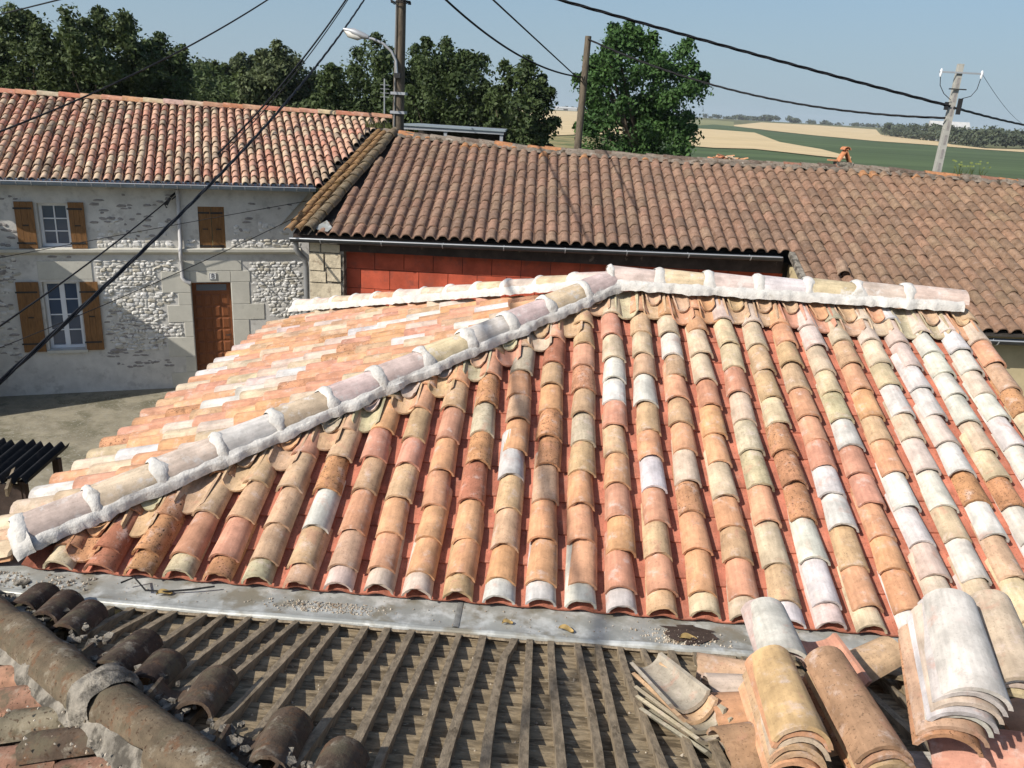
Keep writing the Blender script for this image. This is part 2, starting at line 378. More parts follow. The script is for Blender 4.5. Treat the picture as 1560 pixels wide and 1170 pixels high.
# ------------------------------------------------------------------ trees
def leaves(name, mat, centers, radii, per, size, parent=None, W=None, flat=1., **kw):
    """leaf quads over clumps; clump = (centre, radius)"""
    cs = np.repeat(np.array(centers), per, axis=0); rs = np.repeat(np.array(radii), per)
    N = len(cs); d = RNG.normal(size=(N, 3)); d /= np.linalg.norm(d, axis=1)[:, None]
    rad = rs*RNG.uniform(.1, 1.25, N)**.7
    p = cs + d*rad[:, None]*np.array([1.15, 1.15, flat*.9])
    nrm = d*.7 + RNG.normal(size=(N, 3))*.7 + np.array([0, 0, .35]); nrm /= np.linalg.norm(nrm, axis=1)[:, None]
    a = np.cross(nrm, RNG.normal(size=(N, 3))); a /= np.linalg.norm(a, axis=1)[:, None]; b = np.cross(nrm, a)
    s = size*RNG.uniform(.6, 1.4, N)[:, None]
    q = np.stack([p - a*s, p - b*s*.55, p + a*s, p + b*s*.55], 1).reshape(-1, 3)
    m = bpy.data.meshes.new(name); m.vertices.add(4*N); m.vertices.foreach_set('co', q.ravel())
    m.loops.add(4*N); m.loops.foreach_set('vertex_index', np.arange(4*N, dtype=np.int32))
    m.polygons.add(N); m.polygons.foreach_set('loop_start', np.arange(0, 4*N, 4, dtype=np.int32))
    at = m.attributes.new('shade', 'FLOAT', 'FACE')
    clump = np.repeat(RNG.uniform(0, .6, len(centers)), per); at.data.foreach_set('value', np.clip(clump + RNG.uniform(0, .4, N), 0, 1).astype(np.float32))
    m.update(calc_edges=True); m.materials.append(mat)
    return put(name, m, parent, W=W, **kw)
def tree(kind, label, x, y, top, hw, mat, ragged=1., bottom=1.6, nclump=150, per=130, leaf=.09, lump=.33, spire=0., group=None):
    root = empty(kind, label, 'tree', (x, y, 0), group=group)
    rz = (top - bottom)/2; zc = bottom + rz; seed = random.uniform(0, 100)
    cen = []; rad = []
    def hull(d):
        return 1 + ragged*.20*nz(d.x*1.3 + seed, d.y*1.3, d.z*1.3) + ragged*.12*nz(d.x*3.5 + seed, d.y*3.5, d.z*3.5)
    for i in range(nclump):
        d = Vector((random.gauss(0, 1), random.gauss(0, 1), random.gauss(0, 1))).normalized()
        k = (random.uniform(.72, .93) if random.random() < .72 else random.uniform(.1, .72))*hull(d)
        boxy = 1 + .22*min(1, 2*abs(d.z)*math.hypot(d.x, d.y))
        r0 = hw*lump*random.uniform(.45, 1.1)
        cen.append((d.x*k*hw*boxy, d.y*k*hw*boxy, zc + d.z*k*rz*boxy)); rad.append(r0)
        if k > .7 and d.z > -.2 and random.random() < .6:      # sprays on the outline
            u = (d + Vector((0, 0, .7))).normalized()
            for q in (1, 2):
                c0 = Vector(cen[-1]) + u*r0*.62; cen.append(tuple(c0)); r0 *= .62; rad.append(r0)
    leaves('crown', mat, cen, rad, per, leaf, root, local=Matrix())
    b = MB(); tr = max(.09, hw*.085)
    b.tube([(0, 0, -.1), (.05, 0, bottom*.8), (.0, .05, zc), (0, 0, zc + rz*.5)], [tr*1.3, tr, tr*.6, tr*.15], 7)
    for i in range(7):
        c = cen[i*3 % len(cen)]; z0 = zc - rz*random.uniform(.2, .8)
        b.tube([(0, 0, z0), (c[0]*.5, c[1]*.5, (z0 + c[2])/2 + .1), (c[0], c[1], c[2])], [tr*.5, tr*.3, tr*.1], 5, False)
    put('trunk', b.mesh('trunk', M['bark'], 60), root, local=Matrix())
    return root
G = 'trees behind the roofs'
tree('dark_tree', 'dark leafy tree half cut off at the left end of the far roof', -23.2, 33, 8.0, 1.9, M['leaf_mid'], group=G)
tree('dark_tree', 'tall bushy tree behind the left end of the red roof', -19.9, 32, 8.4, 2.0, M['leaf_mid'], spire=.06, group=G)
tree('dark_tree', 'tallest spiky dark tree rising over the red roof', -15.9, 30, 8.6, 1.9, M['leaf_mid'], spire=.08, group=G)
tree('dark_tree', 'dark tree at the right shoulder of the spiky tree', -15.0, 33, 7.9, 1.6, M['leaf_dark'], group=G)
tree('distant_tree', 'distant rounded tree just right of the spiky tree', -25.6, 58, 7.3, 2.1, M['leaf_mid'], leaf=.13, group=G)
tree('distant_tree', 'distant olive tree between two lighter crowns', -23.4, 60, 7.6, 1.9, M['leaf_mid'], leaf=.13, group=G)
tree('distant_tree', 'distant tree standing highest of the far row', -21.6, 62, 8.4, 1.9, M['leaf_pale'], leaf=.13, group=G)
tree('bush_tree', 'low olive bush above the middle of the red roof', -19.4, 48, 6.7, 2.1, M['leaf_mid'], bottom=.6, leaf=.12, group=G)
tree('bush_tree', 'small green bush behind the red roof ridge', -13.9, 42, 6.8, 1.5, M['leaf_mid'], bottom=.5, leaf=.11, group=G)
tree('willow_tree', 'pale silvery green tree left of the street lamp', -10.9, 38, 8.1, 1.8, M['leaf_pale'], bottom=1., leaf=.11, group=G)
tree('dark_tree', 'dark tree right behind the street lamp head', -6.3, 34, 8.1, 1.95, M['leaf_dark'], bottom=1., group=G)
tree('bush_tree', 'green bush behind the tall lamp pole', -5.6, 40, 7.0, 1.8, M['leaf_dark'], bottom=.5, leaf=.11, group=G)
tree('dark_tree', 'narrow dark tree right beside the lamp pole', -4.1, 36, 7.9, 1.4, M['leaf_dark'], bottom=1., group=G)
tree('oak_tree', 'broad dark oak above the pale shed roof', -2.1, 33, 8.15, 1.95, M['leaf_dark'], bottom=1., nclump=170, group=G)
tree('oak_tree', 'rounded dark tree at the right end of the shed', .85, 30.5, 7.6, 1.25, M['leaf_dark'], bottom=1.2, nclump=120, lump=.36, group=G)
tree('ash_tree', 'bright green feathery tree right of the wooden pole', 6.05, 36, 9.4, 2.5, M['leaf_ash'], ragged=.55, bottom=2., nclump=210, per=150, leaf=.09, lump=.25, spire=.03, group=G)
# low hedge under the trees
cen = []; rad = []
for i in range(90):
    t = i/89; cen.append((-27 + 27.5*t + random.uniform(-.5, .5), 41 + random.uniform(-3, 3), random.uniform(1., 6.7))); rad.append(random.uniform(.9, 1.5))
leaves('tree_belt', M['leaf_dark'], cen, rad, 330, .12, kind='stuff')
cen = []; rad = []
for i in range(16):
    cen.append((3 + i*.42 + random.uniform(-.3, .3), 34 + random.uniform(-1, 1), random.uniform(.6, 2.6 + .5*math.sin(i)))); rad.append(.8)
leaves('hedge_undergrowth', M['leaf_ash'], cen, rad, 200, .11, kind='stuff')
# far wood on the right and tree line on the horizon
cen = []; rad = []
edge = [(246, 664), (233, 588), (224, 526), (189, 417), (185, 377), (225, 421), (230, 408), (250, 420)]
for a, b in zip(edge, edge[1:]):
    for i in range(26):
        t = random.random(); x = a[0]*(1-t) + b[0]*t; y = a[1]*(1-t) + b[1]*t; dd = math.hypot(x, y)
        k = 1 + random.uniform(.01, .09); H = (11.5 if dd > 400 else 8) * random.uniform(.55, 1.1)
        cen.append((x*k, y*k, zt(x, y) + H*random.uniform(.3, .75))); rad.append(random.uniform(2.2, 4.2))
leaves('far_wood', M['leaf_far'], cen, rad, 150, .8, kind='stuff', flat=.8)
cen = []; rad = []
for az, n, h, w in [(10.4, 14, 5, 1.4), (13.2, 12, 11, .55), (14.6, 10, 9, .5), (12.2, 16, 6, 1.3), (16.5, 12, 4, 1.5), (19.5, 14, 4, 1.4), (2.0, 16, 5, 2.4), (22.5, 14, 8, .8)]:
    for i in range(n):
        a = R(az + random.uniform(-w, w)); rr = random.uniform(1380, 1480)
        cen.append((2.5 + rr*math.sin(a), rr*math.cos(a), 7 + random.uniform(.2, .8)*h)); rad.append(random.uniform(3, 5.5))
leaves('horizon_woods', M['leaf_far'], cen, rad, 60, 1.7, kind='stuff', flat=.7)
# far farm buildings
def far_building(name, label, cat, x, y, w, d, h, roofh, rz, wall, roof):
    r = empty(name, label, cat, (x, y, zt(x, y)), rz)
    put('wall', MB().box((-w/2, -d/2, -1), (w/2, d/2, h)).mesh('wall', wall), r, local=Matrix())
    put('roof', MB().add([(-w/2-.4, -d/2-.4, h), (w/2+.4, -d/2-.4, h), (w/2+.4, d/2+.4, h), (-w/2-.4, d/2+.4, h), (-w/2-.4, 0, h+roofh), (w/2+.4, 0, h+roofh)],
        [(0, 1, 5, 4), (2, 3, 4, 5), (0, 4, 3), (1, 2, 5), (0, 3, 2, 1)]).mesh('roof', roof), r, local=Matrix())
    put('door', MB().box((-w*.1, -d/2-.08, 0), (w*.1, -d/2-.003, h*.7)).mesh('door', M['darkwood']), r, local=Matrix())
far_building('farm_barn', 'long pale farm building among the far trees left of the concrete pole', 'barn', 247, 560, 22, 12, 9.2, 3.2, -.25, M['farwall'], M['palefield'] if False else M['farwall'])
far_building('farm_tower', 'small white tower among trees at the right edge of the fields', 'tower', 238, 442, 5, 5, 11.8, 1.5, -.3, M['farwall'], M['farwall'])
far_building('farm_house', 'tiny pale house on the horizon left of the wooden pole', 'house', 8, 1340, 34, 10, 3.0, 2, 0, M['farwall'], M['farwall'])

# ------------------------------------------------------------------ main house with the relaid roof
TH = 0.36883284; ZE = 3.61436; PIT = .215
house = empty('tiled_house', 'low house with freshly relaid clay tile hip roof and white mortared hips', 'house', (2.5, 3.0, 0))
FF = Frame((0, 0, ZE), (1, 0, 0), (0, math.cos(TH), math.sin(TH)))
XA, YA, ZA = 3.04, 2.85, 4.72; XC, YC = -.36, -.02            # apex, hip foot
XL = -.72; XV = 5.80                                           # left eave, right verge
hipk = (YA - YC)/(XA - XC)
# left slope plane through both hips
SLX = (ZA - (ZE + .02))/(XA - XC); AL = math.atan(SLX)
ZL = ZE + .0 + (XL - XC)*SLX
FL = Frame((XL, 0, ZL), (0, -1, 0), (math.cos(AL), 0, math.sin(AL)))
front = None
b = MB().add([tuple(FF.P(-.1, .02, -.16)), tuple(FF.P(XV, .02, -.16)), tuple(FF.P(XV, 3.04, -.16)), tuple(FF.P(XA, 3.04, -.16))], [(0, 1, 2, 3)])
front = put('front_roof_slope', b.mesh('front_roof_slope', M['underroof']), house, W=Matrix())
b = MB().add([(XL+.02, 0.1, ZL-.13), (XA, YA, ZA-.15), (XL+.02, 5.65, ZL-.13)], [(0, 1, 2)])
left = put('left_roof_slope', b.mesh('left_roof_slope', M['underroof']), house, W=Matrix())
b = MB().add([(XL, 5.75, ZL-.1), (XA, YA, ZA-.12), (XV, YA, ZA-.12), (XV, 5.75, ZE-.1)], [(0, 1, 2, 3)])
put('back_roof_slope', b.mesh('back_roof_slope', M['pier']), house, W=Matrix())
b = MB(); b.box((-.45, .22, 0), (5.55, 5.45, 3.4))
b.add([(5.55, .22, 3.4), (5.55, 5.45, 3.4), (5.55, 2.85, 4.45)], [(0, 1, 2)])
put('wall', b.mesh('wall', M['ochre']), house, W=Matrix())
b = MB().bar((XV-.06, .1, ZE-.12), (XV-.06, 2.85, ZA-.2), .03, .14)
put('verge_board', b.mesh('verge_board', M['darkwood']), house, W=Matrix())

COLS = {0: 'gb', 1: 'rrb', 2: 'bbbo', 3: 'gstbo', 4: 'bsttoo', 5: 'gtttsot', 6: 'ttwbttoo', 7: 'ptotsoto', 8: 'pootstoo', 9: 'poooostot', 10: 'toorbgbst', 11: 'wotpwrtpgg',
 12: 'wootbbrtrst', 13: 'woootgtbsttg', 14: 'wsosotswwcsc', 15: 'totswppwtctoo', 16: 'coobcotogwcoo', 17: 'cstgcoosccoo', 18: 'wtcoggcsccppc', 19: 'pwwbbbcttcppc',
 20: 'cotwwsssttooo', 21: 'wooosswgccppcc', 22: 'cppwwotootcgc', 23: 'pccccpcwccpps', 24: 'cctwbwpccppww', 25: 'ccwwbccwwwwpw', 26: 'pwcwwcwwpwcpw'}
tile_vars = [canal_mesh('cover_tile', M['tile'], w0=.166+.009*random.uniform(-1, 1), w1=.142+.006*random.uniform(-1, 1), h=.068+.006*random.uniform(-1, 1), L=.44, rng=random, jag=(.0065 if _ % 3 == 0 else .003)) for _ in range(12)]
COLS[27] = 'otbcotcbtoct'
for i_, q_ in list(COLS.items()):
    if 22 <= i_ <= 26: COLS[i_] = ''.join('w' if c == 'c' and random.random() < .55 else c for c in q_)
    elif 3 <= i_ <= 17: COLS[i_] = ''.join(random.choice('oot') if c in 'pgr' and random.random() < .5 and k_ else c for k_, c in enumerate(q_))
for i in range(0, 28):
    x = i*PIT - (.02 if i == 27 else 0); seq = COLS[i]
    thip = ((x - XC)*hipk + YC)/math.cos(TH) if x < XA else 99
    tend = min(thip - .02, 2.97)
    t = -.03 + random.uniform(-.01, .01); k = 0
    base = .27 + random.uniform(-.012, .012)
    while t < tend - .10:
        key = seq[k] if k < len(seq) else random.choice(seq[max(0, len(seq)-4):])
        xj = random.uniform(-.006, .006)
        W = FF.mat(x + xj, t, -.066 + random.uniform(-.003, .004) - (.011 if k == 0 else 0), R(4.4 if k else 5.5) + random.uniform(-.008, .012), random.uniform(-.04, .04), random.uniform(-.045, .045))
        if t + .44 > tend - .06:
            far = lambda q, x=x, t=t: (min(((x + q - XC)*hipk + YC)/math.cos(TH) if x + q < XA else 99, 3.03) - t)
            me = canal_mesh('cover_tile', M['tile'], far=far, rng=random)
        else: me = random.choice(tile_vars)
        put('cover_tile', me, front, W=W, color=tint(key))
        t += (.115 if k == 0 else base + random.uniform(-.035, .035)); k += 1
# red channel tiles under and between the covers
def channel_geo(L=.30, far=None):
    xs = [(-.1075, -.080), (-.085, -.083), (-.066, -.091), (-.05, -.098), (0, -.102), (.05, -.098), (.066, -.091), (.085, -.083), (.1075, -.080)]
    v = []
    for e in (0, 1):
        for th in (0, -.011):
            for x, z in xs:
                y = L*e
                if e and far: y = max(min(y, far(x)), .01)
                v.append((x, y, z + th))
    n = len(xs); f = []
    for k in range(n-1):
        f += [(k, k+1, 2*n+k+1, 2*n+k), (n+k+1, n+k, 3*n+k, 3*n+k+1), (k+1, k, n+k, n+k+1)]
    return v, f
def chan_mesh(far=None):
    v, f = channel_geo(far=far); m = bpy.data.meshes.new('channel_tile'); m.from_pydata(v, [], f); m.materials.append(M['channel']); sm(m, 50); return m
chm = chan_mesh()
for i in range(-1, 27):
    x = (i + .5)*PIT; thip = ((x - XC)*hipk + YC)/math.cos(TH) if x < XA else 99
    tend = min(thip, 2.97); t = -.012; off = random.uniform(-.03, .03); k = 0
    while t < tend - .05:
        me = chm
        if t + .30 > tend - .12: me = chan_mesh(lambda q, x=x, t=t: min(((x + q - XC)*hipk + YC)/math.cos(TH) if x + q < XA else 99, 3.03) - t - .03)
        c = random.uniform(.9, 1.12)
        put('channel_tile', me, front, W=FF.mat(x, t, 0, R(2.6), random.uniform(-.008, .008)), color=(.42*c, .15*c, .095*c, .5))
        t += .25 + (off if k == 0 else 0); k += 1
# upturned tongue tiles along the ridge and the hip
for i in range(0, 27):
    x = (i + .5)*PIT
    if x > XV: break
    thip = ((x - XC)*hipk + YC)/math.cos(TH) if x < XA else 99
    tend = min(thip - .03, 2.99); hip = x < XA - .25
    t0 = (tend - .36 if hip else 2.64 + random.uniform(-.03, .04))
    if t0 < -.02: t0 = max(.02, t0)
    far = lambda q, x=x, t0=t0: min(((x + q - XC)*hipk + YC)/math.cos(TH) if x + q < XA else 99, 3.03) - t0
    kk = random.choice('ggcttso') if x > 2 else random.choice('tttgtb')
    put('tongue_tile', canal_mesh('tongue_tile', M['tile'], w0=.178, w1=.19, h=.062, L=.46, far=far, flip=True, rng=random, round_=.05), front,
        W=FF.mat(x, t0, -.002, R(2), random.uniform(-.05, .05), random.uniform(-.06, .06)), color=tint(kk))
    if random.random() < .85:
        t1 = t0 + .15 + random.uniform(-.02, .03)
        far = lambda q, x=x, t0=t1: min(((x + q - XC)*hipk + YC)/math.cos(TH) if x + q < XA else 99, 3.03) - t0
        put('tongue_tile', canal_mesh('tongue_tile', M['tile'], w0=.11, w1=.14, h=.04, L=.3, far=far, flip=True, rng=random, round_=.035), front,
            W=FF.mat(x + random.uniform(-.01, .01), t1, -.002, R(2), random.uniform(-.08, .08)), color=tint(random.choice('ttogp')))
# left slope covers
KL = 'oosstcspoctsoo'
lt = [canal_mesh('cover_tile', M['tile'], w0=.178, w1=.15, h=.062, L=.44, rng=random, seg=7, jag=.002) for _ in range(4)]
for j in range(0, 28):
    y = .10 + j*.213
    if y > 5.60: break
    yy = y if y < YA else 2*YA - y
    xh = XC + (yy - YC)/hipk
    tend = (xh - XL)/math.cos(AL) - .03
    t = random.uniform(-.03, .02); base = .29 + random.uniform(-.02, .02); k = 0
    while t < tend - .1:
        key = random.choice(KL)
        if random.random() < .07: key = 'w'
        if random.random() < .07: key = 'b'
        far = None; me = random.choice(lt)
        if t + .44 > tend - .1:
            if y < YA: far = lambda q, y=y, t=t: (XC + (y - q - YC)/hipk - XL)/math.cos(AL) - t - .01
            else: far = lambda q, y=y, t=t: (XC + (2*YA - y + q - YC)/hipk - XL)/math.cos(AL) - t - .01
            me = canal_mesh('cover_tile', M['tile'], w0=.178, w1=.15, h=.062, seg=7, far=far, rng=random)
        put('cover_tile', me, left, W=FL.mat(-y, t, -.06 + random.uniform(-.004, .006), R(3.9) + random.uniform(-.008, .012), random.uniform(-.02, .02), random.uniform(-.04, .04)), color=tint(key))
        t += base + random.uniform(-.04, .04); k += 1
# channel pieces of the left slope (mostly in shade between the covers)
J = Joined()
for j in range(-1, 28):
    y = .10 + (j + .5)*.213
    if y < .02 or y > 5.60: continue
    yy = y if y < YA else 2*YA - y
    tend = (XC + (yy - YC)/hipk - XL)/math.cos(AL) - .06; t = -.02
    while t < tend:
        c = random.uniform(.85, 1.1)
        J.add(canal_geo(w0=.16, w1=.17, h=.05, L=min(.36, tend - t + .02), flip=True, seg=5), FL.mat(-y, t, -.045, R(2.4)), (.42*c, .17*c, .09*c, .3)); t += .3
J.build('channel_tile', M['tile_stuff'], left)

# hip and ridge caps, white collars and mortar fillets
def cap_run(A, B, n, up, kinds, w=.235, h=.105, seg=8, start_collar=True, parent=house, nm='hip_tile', side=(1, 1), fw=.04, mat=None, collar=True, fill=True, sink=.0):
    A, B = Vector(A), Vector(B); d = (B - A).normalized(); up = (Vector(up) - d*Vector(up).dot(d)).normalized(); u = d.cross(up).normalized()
    fr = Frame(A, u, d); L = (B - A).length; p = L/n
    for i in range(n):
        me = canal_mesh(nm, mat or M['captile'], w0=w*random.uniform(.97, 1.03), w1=w*.86, h=h, L=p + .07, seg=seg, A=78, rng=random, jag=.003)
        put(nm, me, parent, W=fr.mat(0, i*p, .0 - sink, R(1.6), random.uniform(-.012, .012)), color=tint(kinds[i % len(kinds)]))
        if collar:
            sd = random.uniform(0, 50); w0 = random.uniform(.036, .058)
            def fn(a, b_, i=i, sd=sd, w0=w0):
                ang = -R(84) + R(168)*a; q = [-.012, .001, .005, .007, .005, .000, -.012][int(round(b_*6))]
                wv = w0*(.95 + .9*nz(a*4 + sd)) + .012*abs(2*a - 1)
                yy = i*p + (b_ - .45)*wv*1.6 + .012*nz(a*5 + sd, 3)
                rr = 1 + .035*nz(a*9, b_*5, sd)
                x = (w/2 + q)*math.sin(ang)/math.sin(R(78))*rr; z = (h + q)*(math.cos(ang) - math.cos(R(78)))/(1 - math.cos(R(78)))*rr
                return fr.P(x, yy, z + .002)
            if i > 0 or start_collar:
                mm = grid_mesh('mortar_collar', M['mortar'], lambda a, b_: WM[parent].inverted() @ fn(a, b_), 14, 6)
                put('mortar_collar', mm, parent, local=Matrix())
    if fill:
        for s, dv in ((-1, side[0]), (1, side[1])):
            if not dv: continue
            sd = random.uniform(0, 99)
            def ff(a, b_, s=s, sd=sd, dv=dv):
                y = -.03 + a*(L + .05); e = fw*dv*(.75 + .7*nz(y*5 + sd) + .6*nz(y*19, sd))
                x = w/2*.93 + b_*e; z = .018 + .006*math.sin(b_*3) - b_*.040*(.6 + .4*dv) + .012*nz(y*14, b_*3, sd) - (.03 if b_ >= 1 else 0)
                if b_ >= 1: x -= .004
                return WM[parent].inverted() @ fr.P(s*x, y, z)
            mm = grid_mesh('mortar_fillet', M['mortar'], ff, int(L/.025), 5)
            put('mortar_fillet', mm, parent, local=Matrix())
    return fr, p
hn = FF.n + FL.n
hipA = Vector((XC + .13, YC + .13*hipk, ZE + .022 + .13*SLX)); apex = Vector((XA, YA, ZA + .022))
fr_h, _ = cap_run(hipA, apex, 12, hn, 'pcpwcppcwpcp')
cap_run((XL + .25, 5.84, ZL + .10), apex + Vector((-.02, .02, -.01)), 12, Vector((-.35, .35, 1)), 'ppcpspcpcpcp', w=.20, h=.085, fw=.045, side=(0, 1.1))
cap_run(apex + Vector((-.05, 0, 0)), (XV - .09, YA, ZA + .022), 7, (0, 0, 1), 'pcpwcpp', side=(0, 1.3), fw=.045, w=.24, h=.11)
# lump of mortar closing the foot of the hip
mm = grid_mesh('mortar_plug', M['mortar'], lambda a, b_: WM[house].inverted() @ fr_h.P((.16 - .03*b_ + .015*nz(a*4, b_*3))*math.sin(-R(88) + R(176)*a)*(1 if b_ < 1 else .25), -.06 - .05*math.sin(b_*3.1) + .08*(1 - b_) + .012*nz(a*7, b_*5),
    (.14 + .02*nz(a*5, 7))*math.cos(-R(88) + R(176)*a)*(1 - b_*.9) - .05 - b_*.03), 14, 8)
put('mortar_plug', mm, house, local=Matrix())

# ------------------------------------------------------------------ zinc valley gutter between the two roofs
prof = [(.16, 3.497), (.05, 3.490), (-.06, 3.486), (-.15, 3.488), (-.19, 3.493), (-.205, 3.508), (-.222, 3.520), (-.242, 3.514), (-.25, 3.497), (-.244, 3.478)]
zg = empty('zinc_gutter', 'wide grey zinc valley gutter below the eave of the relaid roof', 'gutter', (2.4, 0, 3.49))
def zf(a, b_, x0=-.9, x1=5.6):
    x = x0 + (x1 - x0)*a; k = b_*(len(prof) - 1); i = min(int(k), len(prof)-2); t = k - i
    y = prof[i][0]*(1-t) + prof[i+1][0]*t; z = prof[i][1]*(1-t) + prof[i+1][1]*t
    bend = .03*max(0, (.5 - x))**1.5
    z += .006*nz(x*3.1, y*6, 2) + .007*max(0, nz(x*4.7, y*5, 9))*(1 if i < 4 else .3) + .006*nz(x*1.3, 5)*(i >= 4)
    y += .006*nz(x*1.7, 4)*(i >= 4) + (.05*max(0, .4 - x) if i >= 3 else 0)
    return WM[zg].inverted() @ Vector((x, y, z))
put('gutter_sheet', grid_mesh('gutter_sheet', M['zinc'], lambda a, b_: zf(a, b_), 260, 27, 60), zg, local=Matrix())
def seam(a, b_):
    p = zf((2.16 + .9)/6.5, b_*.66); return Vector((p.x + (a - .5)*.03, p.y, p.z + .0035 + .003*math.sin(a*3.14)))
put('solder_seam', grid_mesh('solder_seam', M['solder'], seam, 4, 20), zg, local=Matrix())

# ------------------------------------------------------------------ stripped roof in the foreground
SB = .3346; AB = math.atan(SB)
strip = empty('stripped_roof_house', 'house in front with its roof stripped to bare laths and an old lichened hip', 'house', (2.5, -2.5, 0))
FB = Frame((0, -.225, 3.50), (-1, 0, 0), (0, -math.cos(AB), math.sin(AB)))   # t runs up towards the viewer
def pb(x, t, h=0): return FB.P(-x, t, h)
HX0, HT0 = .02, .36; HK = 1.24/math.cos(AB)/1.55                              # hip line in (x, t)
def hip_t(x): return HT0 + (x - HX0)*HK
b = MB().add([tuple(pb(-.25, -.02, -.12)), tuple(pb(5.6, -.02, -.12)), tuple(pb(5.6, 3.2, -.12)), tuple(pb(3.6, 3.2, -.12))], [(0, 1, 2, 3)])
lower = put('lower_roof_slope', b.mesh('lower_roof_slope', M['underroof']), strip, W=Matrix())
t = .0; k = 0
while t < 2.7:
    wb = random.uniform(.15, .20); x0 = max(-.1, HX0 + (t + wb - HT0)/HK + .13) if t > .3 else .46
    v = []; f = []; n = 14; seed = random.uniform(0, 50); x1 = 5.5
    for i in range(n+1):
        x = x0 + (x1 - x0)*i/n; e = .004*nz(x*2, seed); w0 = .006*nz(x*1.5, seed + 9)
        v += [pb(x, t + w0, -.026 + e), pb(x, t + wb + .01 + w0, -.060 + e), pb(x, t + wb + .01 + w0, -.074 + e), pb(x, t + w0, -.042 + e)]
    for i in range(n):
        a = i*4
        for q in range(4): f.append((a+q, a+4+q, a+4+(q+1) % 4, a+(q+1) % 4))
    inv = WM[strip].inverted()
    m = bpy.data.meshes.new('roof_board'); m.from_pydata([tuple(inv @ p) for p in v], [], f); m.materials.append(M['board'])
    put('roof_board', m, strip, local=Matrix()); t += wb; k += 1
i = 0; x = .30
while x < 5.3:
    bend = random.choice([0, .006, .008, -.008, .016, -.014, .02]); w0 = .034 + random.uniform(-.007, .006); xo = random.uniform(-.016, .016)
    tmax = min(2.75, hip_t(x) - .22) if x < 3.4 else 2.75
    segs = [(.0 + random.uniform(-.02, .03), tmax)]
    if abs(x - 2.4) < .06: segs = [(.03, .32), (.30, tmax)]
    for si, (ta, tb) in enumerate(segs):
        if tb - ta < .1: continue
        v = []; f = []; n = 8; sh = .03 if (len(segs) > 1 and si == 0) else 0
        for q in range(n+1):
            tt = ta + (tb - ta)*q/n; xc = x + xo + bend*math.sin(tt*2.2 + i) + sh*(1 - q/n) + .003*nz(tt*4, i)
            hh = -.002 + .004*nz(tt*3, i*2.)
            for dx, dh in ((-w0/2, -.05), (-w0/2*.9, 0), (w0/2*.9, 0), (w0/2, -.05)): v.append(inv @ pb(xc + dx, tt, hh + dh))
        for q in range(n):
            a = q*4
            for r_ in range(4): f.append((a+r_, a+(r_+1) % 4, a+4+(r_+1) % 4, a+4+r_))
        f += [(0, 3, 2, 1), (n*4, n*4+1, n*4+2, n*4+3)]
        m = bpy.data.meshes.new('roof_lath'); m.from_pydata([tuple(p) for p in v], [], [tuple(reversed(q)) for q in f]); m.materials.append(M['wood'])
        put('roof_lath', m, strip, local=Matrix())
    x += .117 + random.uniform(-.006, .006); i += 1
# wavy edge strip along the lip of the gutter
def es(a, b_):
    x = .5 + 3.05*a; r_ = .018; an = -1.2 + 3.6*b_
    return inv @ (Vector((x, -.262 + .008*nz(x*3, 7) + r_*math.cos(an)*.8, 3.492 + .006*nz(x*2.2, 3) + r_*math.sin(an))))
put('edge_batten', grid_mesh('edge_batten', M['wood'], es, 60, 6), strip, local=Matrix())
# left face of the stripped house with old tiles, hip caps
hA = Vector((.13, -.64, 3.73)); hB = Vector((1.68, -1.88, 4.14)); hd = (hB - hA).normalized()
h0 = hA - hd*.95
AL2 = math.atan(.36)
oldcol = lambda k=None: {'h': (.125, .095, .062, 1.), 's': (.30, .165, .105, .8), 'd': (.085, .06, .042, .9), 'g': (.17, .145, .10, .9), 'r': (.22, .12, .08, .9), 'k': (.06, .04, .03, .6)}[k or random.choice('sdgr')]
hup = FB.n + Vector((-math.sin(AL2), 0, math.cos(AL2)))
frh = Frame(h0, hd.cross(hup).normalized(), hd)
for i in range(7):
    if i == 99: continue
    p = .50
    me = canal_mesh('hip_tile', M['oldtile'], w0=.195, w1=.165, h=.092, L=p + .06, seg=12, A=80, rng=random, jag=.005)
    put('hip_tile', me, strip, W=frh.mat(random.uniform(-.01, .01), .10 + i*p, -.085, R(1.5), random.uniform(-.03, .03)), color=oldcol('h'))
sd0 = 3.3
def lump(a, b_):
    an = -R(95) + R(190)*a; y = 2.09 + (b_ - .5)*.16 + .02*nz(a*5, 1)
    rr = (.106 + .014*math.sin(b_*math.pi) + .02*nz(a*6, b_*5, 2.2)) * (1 if 0 < b_ < 1 else .9)
    return inv @ frh.P(rr*1.02*math.sin(an), y, rr*.98*math.cos(an) - .085)
put('mortar_lump', grid_mesh('mortar_lump', M['oldmortar'], lump, 22, 8), strip, local=Matrix())
for s in (-1, 1):
    def fl(a, b_, s=s):
        y = a*3.6; x = .075 + b_*(.055 + .05*nz(y*4, s*3)); z = -.035 - b_*.07 + .02*nz(y*8, b_*3, s)
        return inv @ frh.P(s*x, y, z - .03)
    put('mortar_fillet', grid_mesh('mortar_fillet', M['oldmortar'], fl, 90, 4), strip, local=Matrix())
FLL = Frame((0, 0, 0), (0, -1, 0), (math.cos(AL2), 0, math.sin(AL2)))
def hip_xy(y): k = (y - hA.y)/(hB.y - hA.y); return hA.x + k*(hB.x - hA.x), hA.z + k*(hB.z - hA.z)
cols = 0
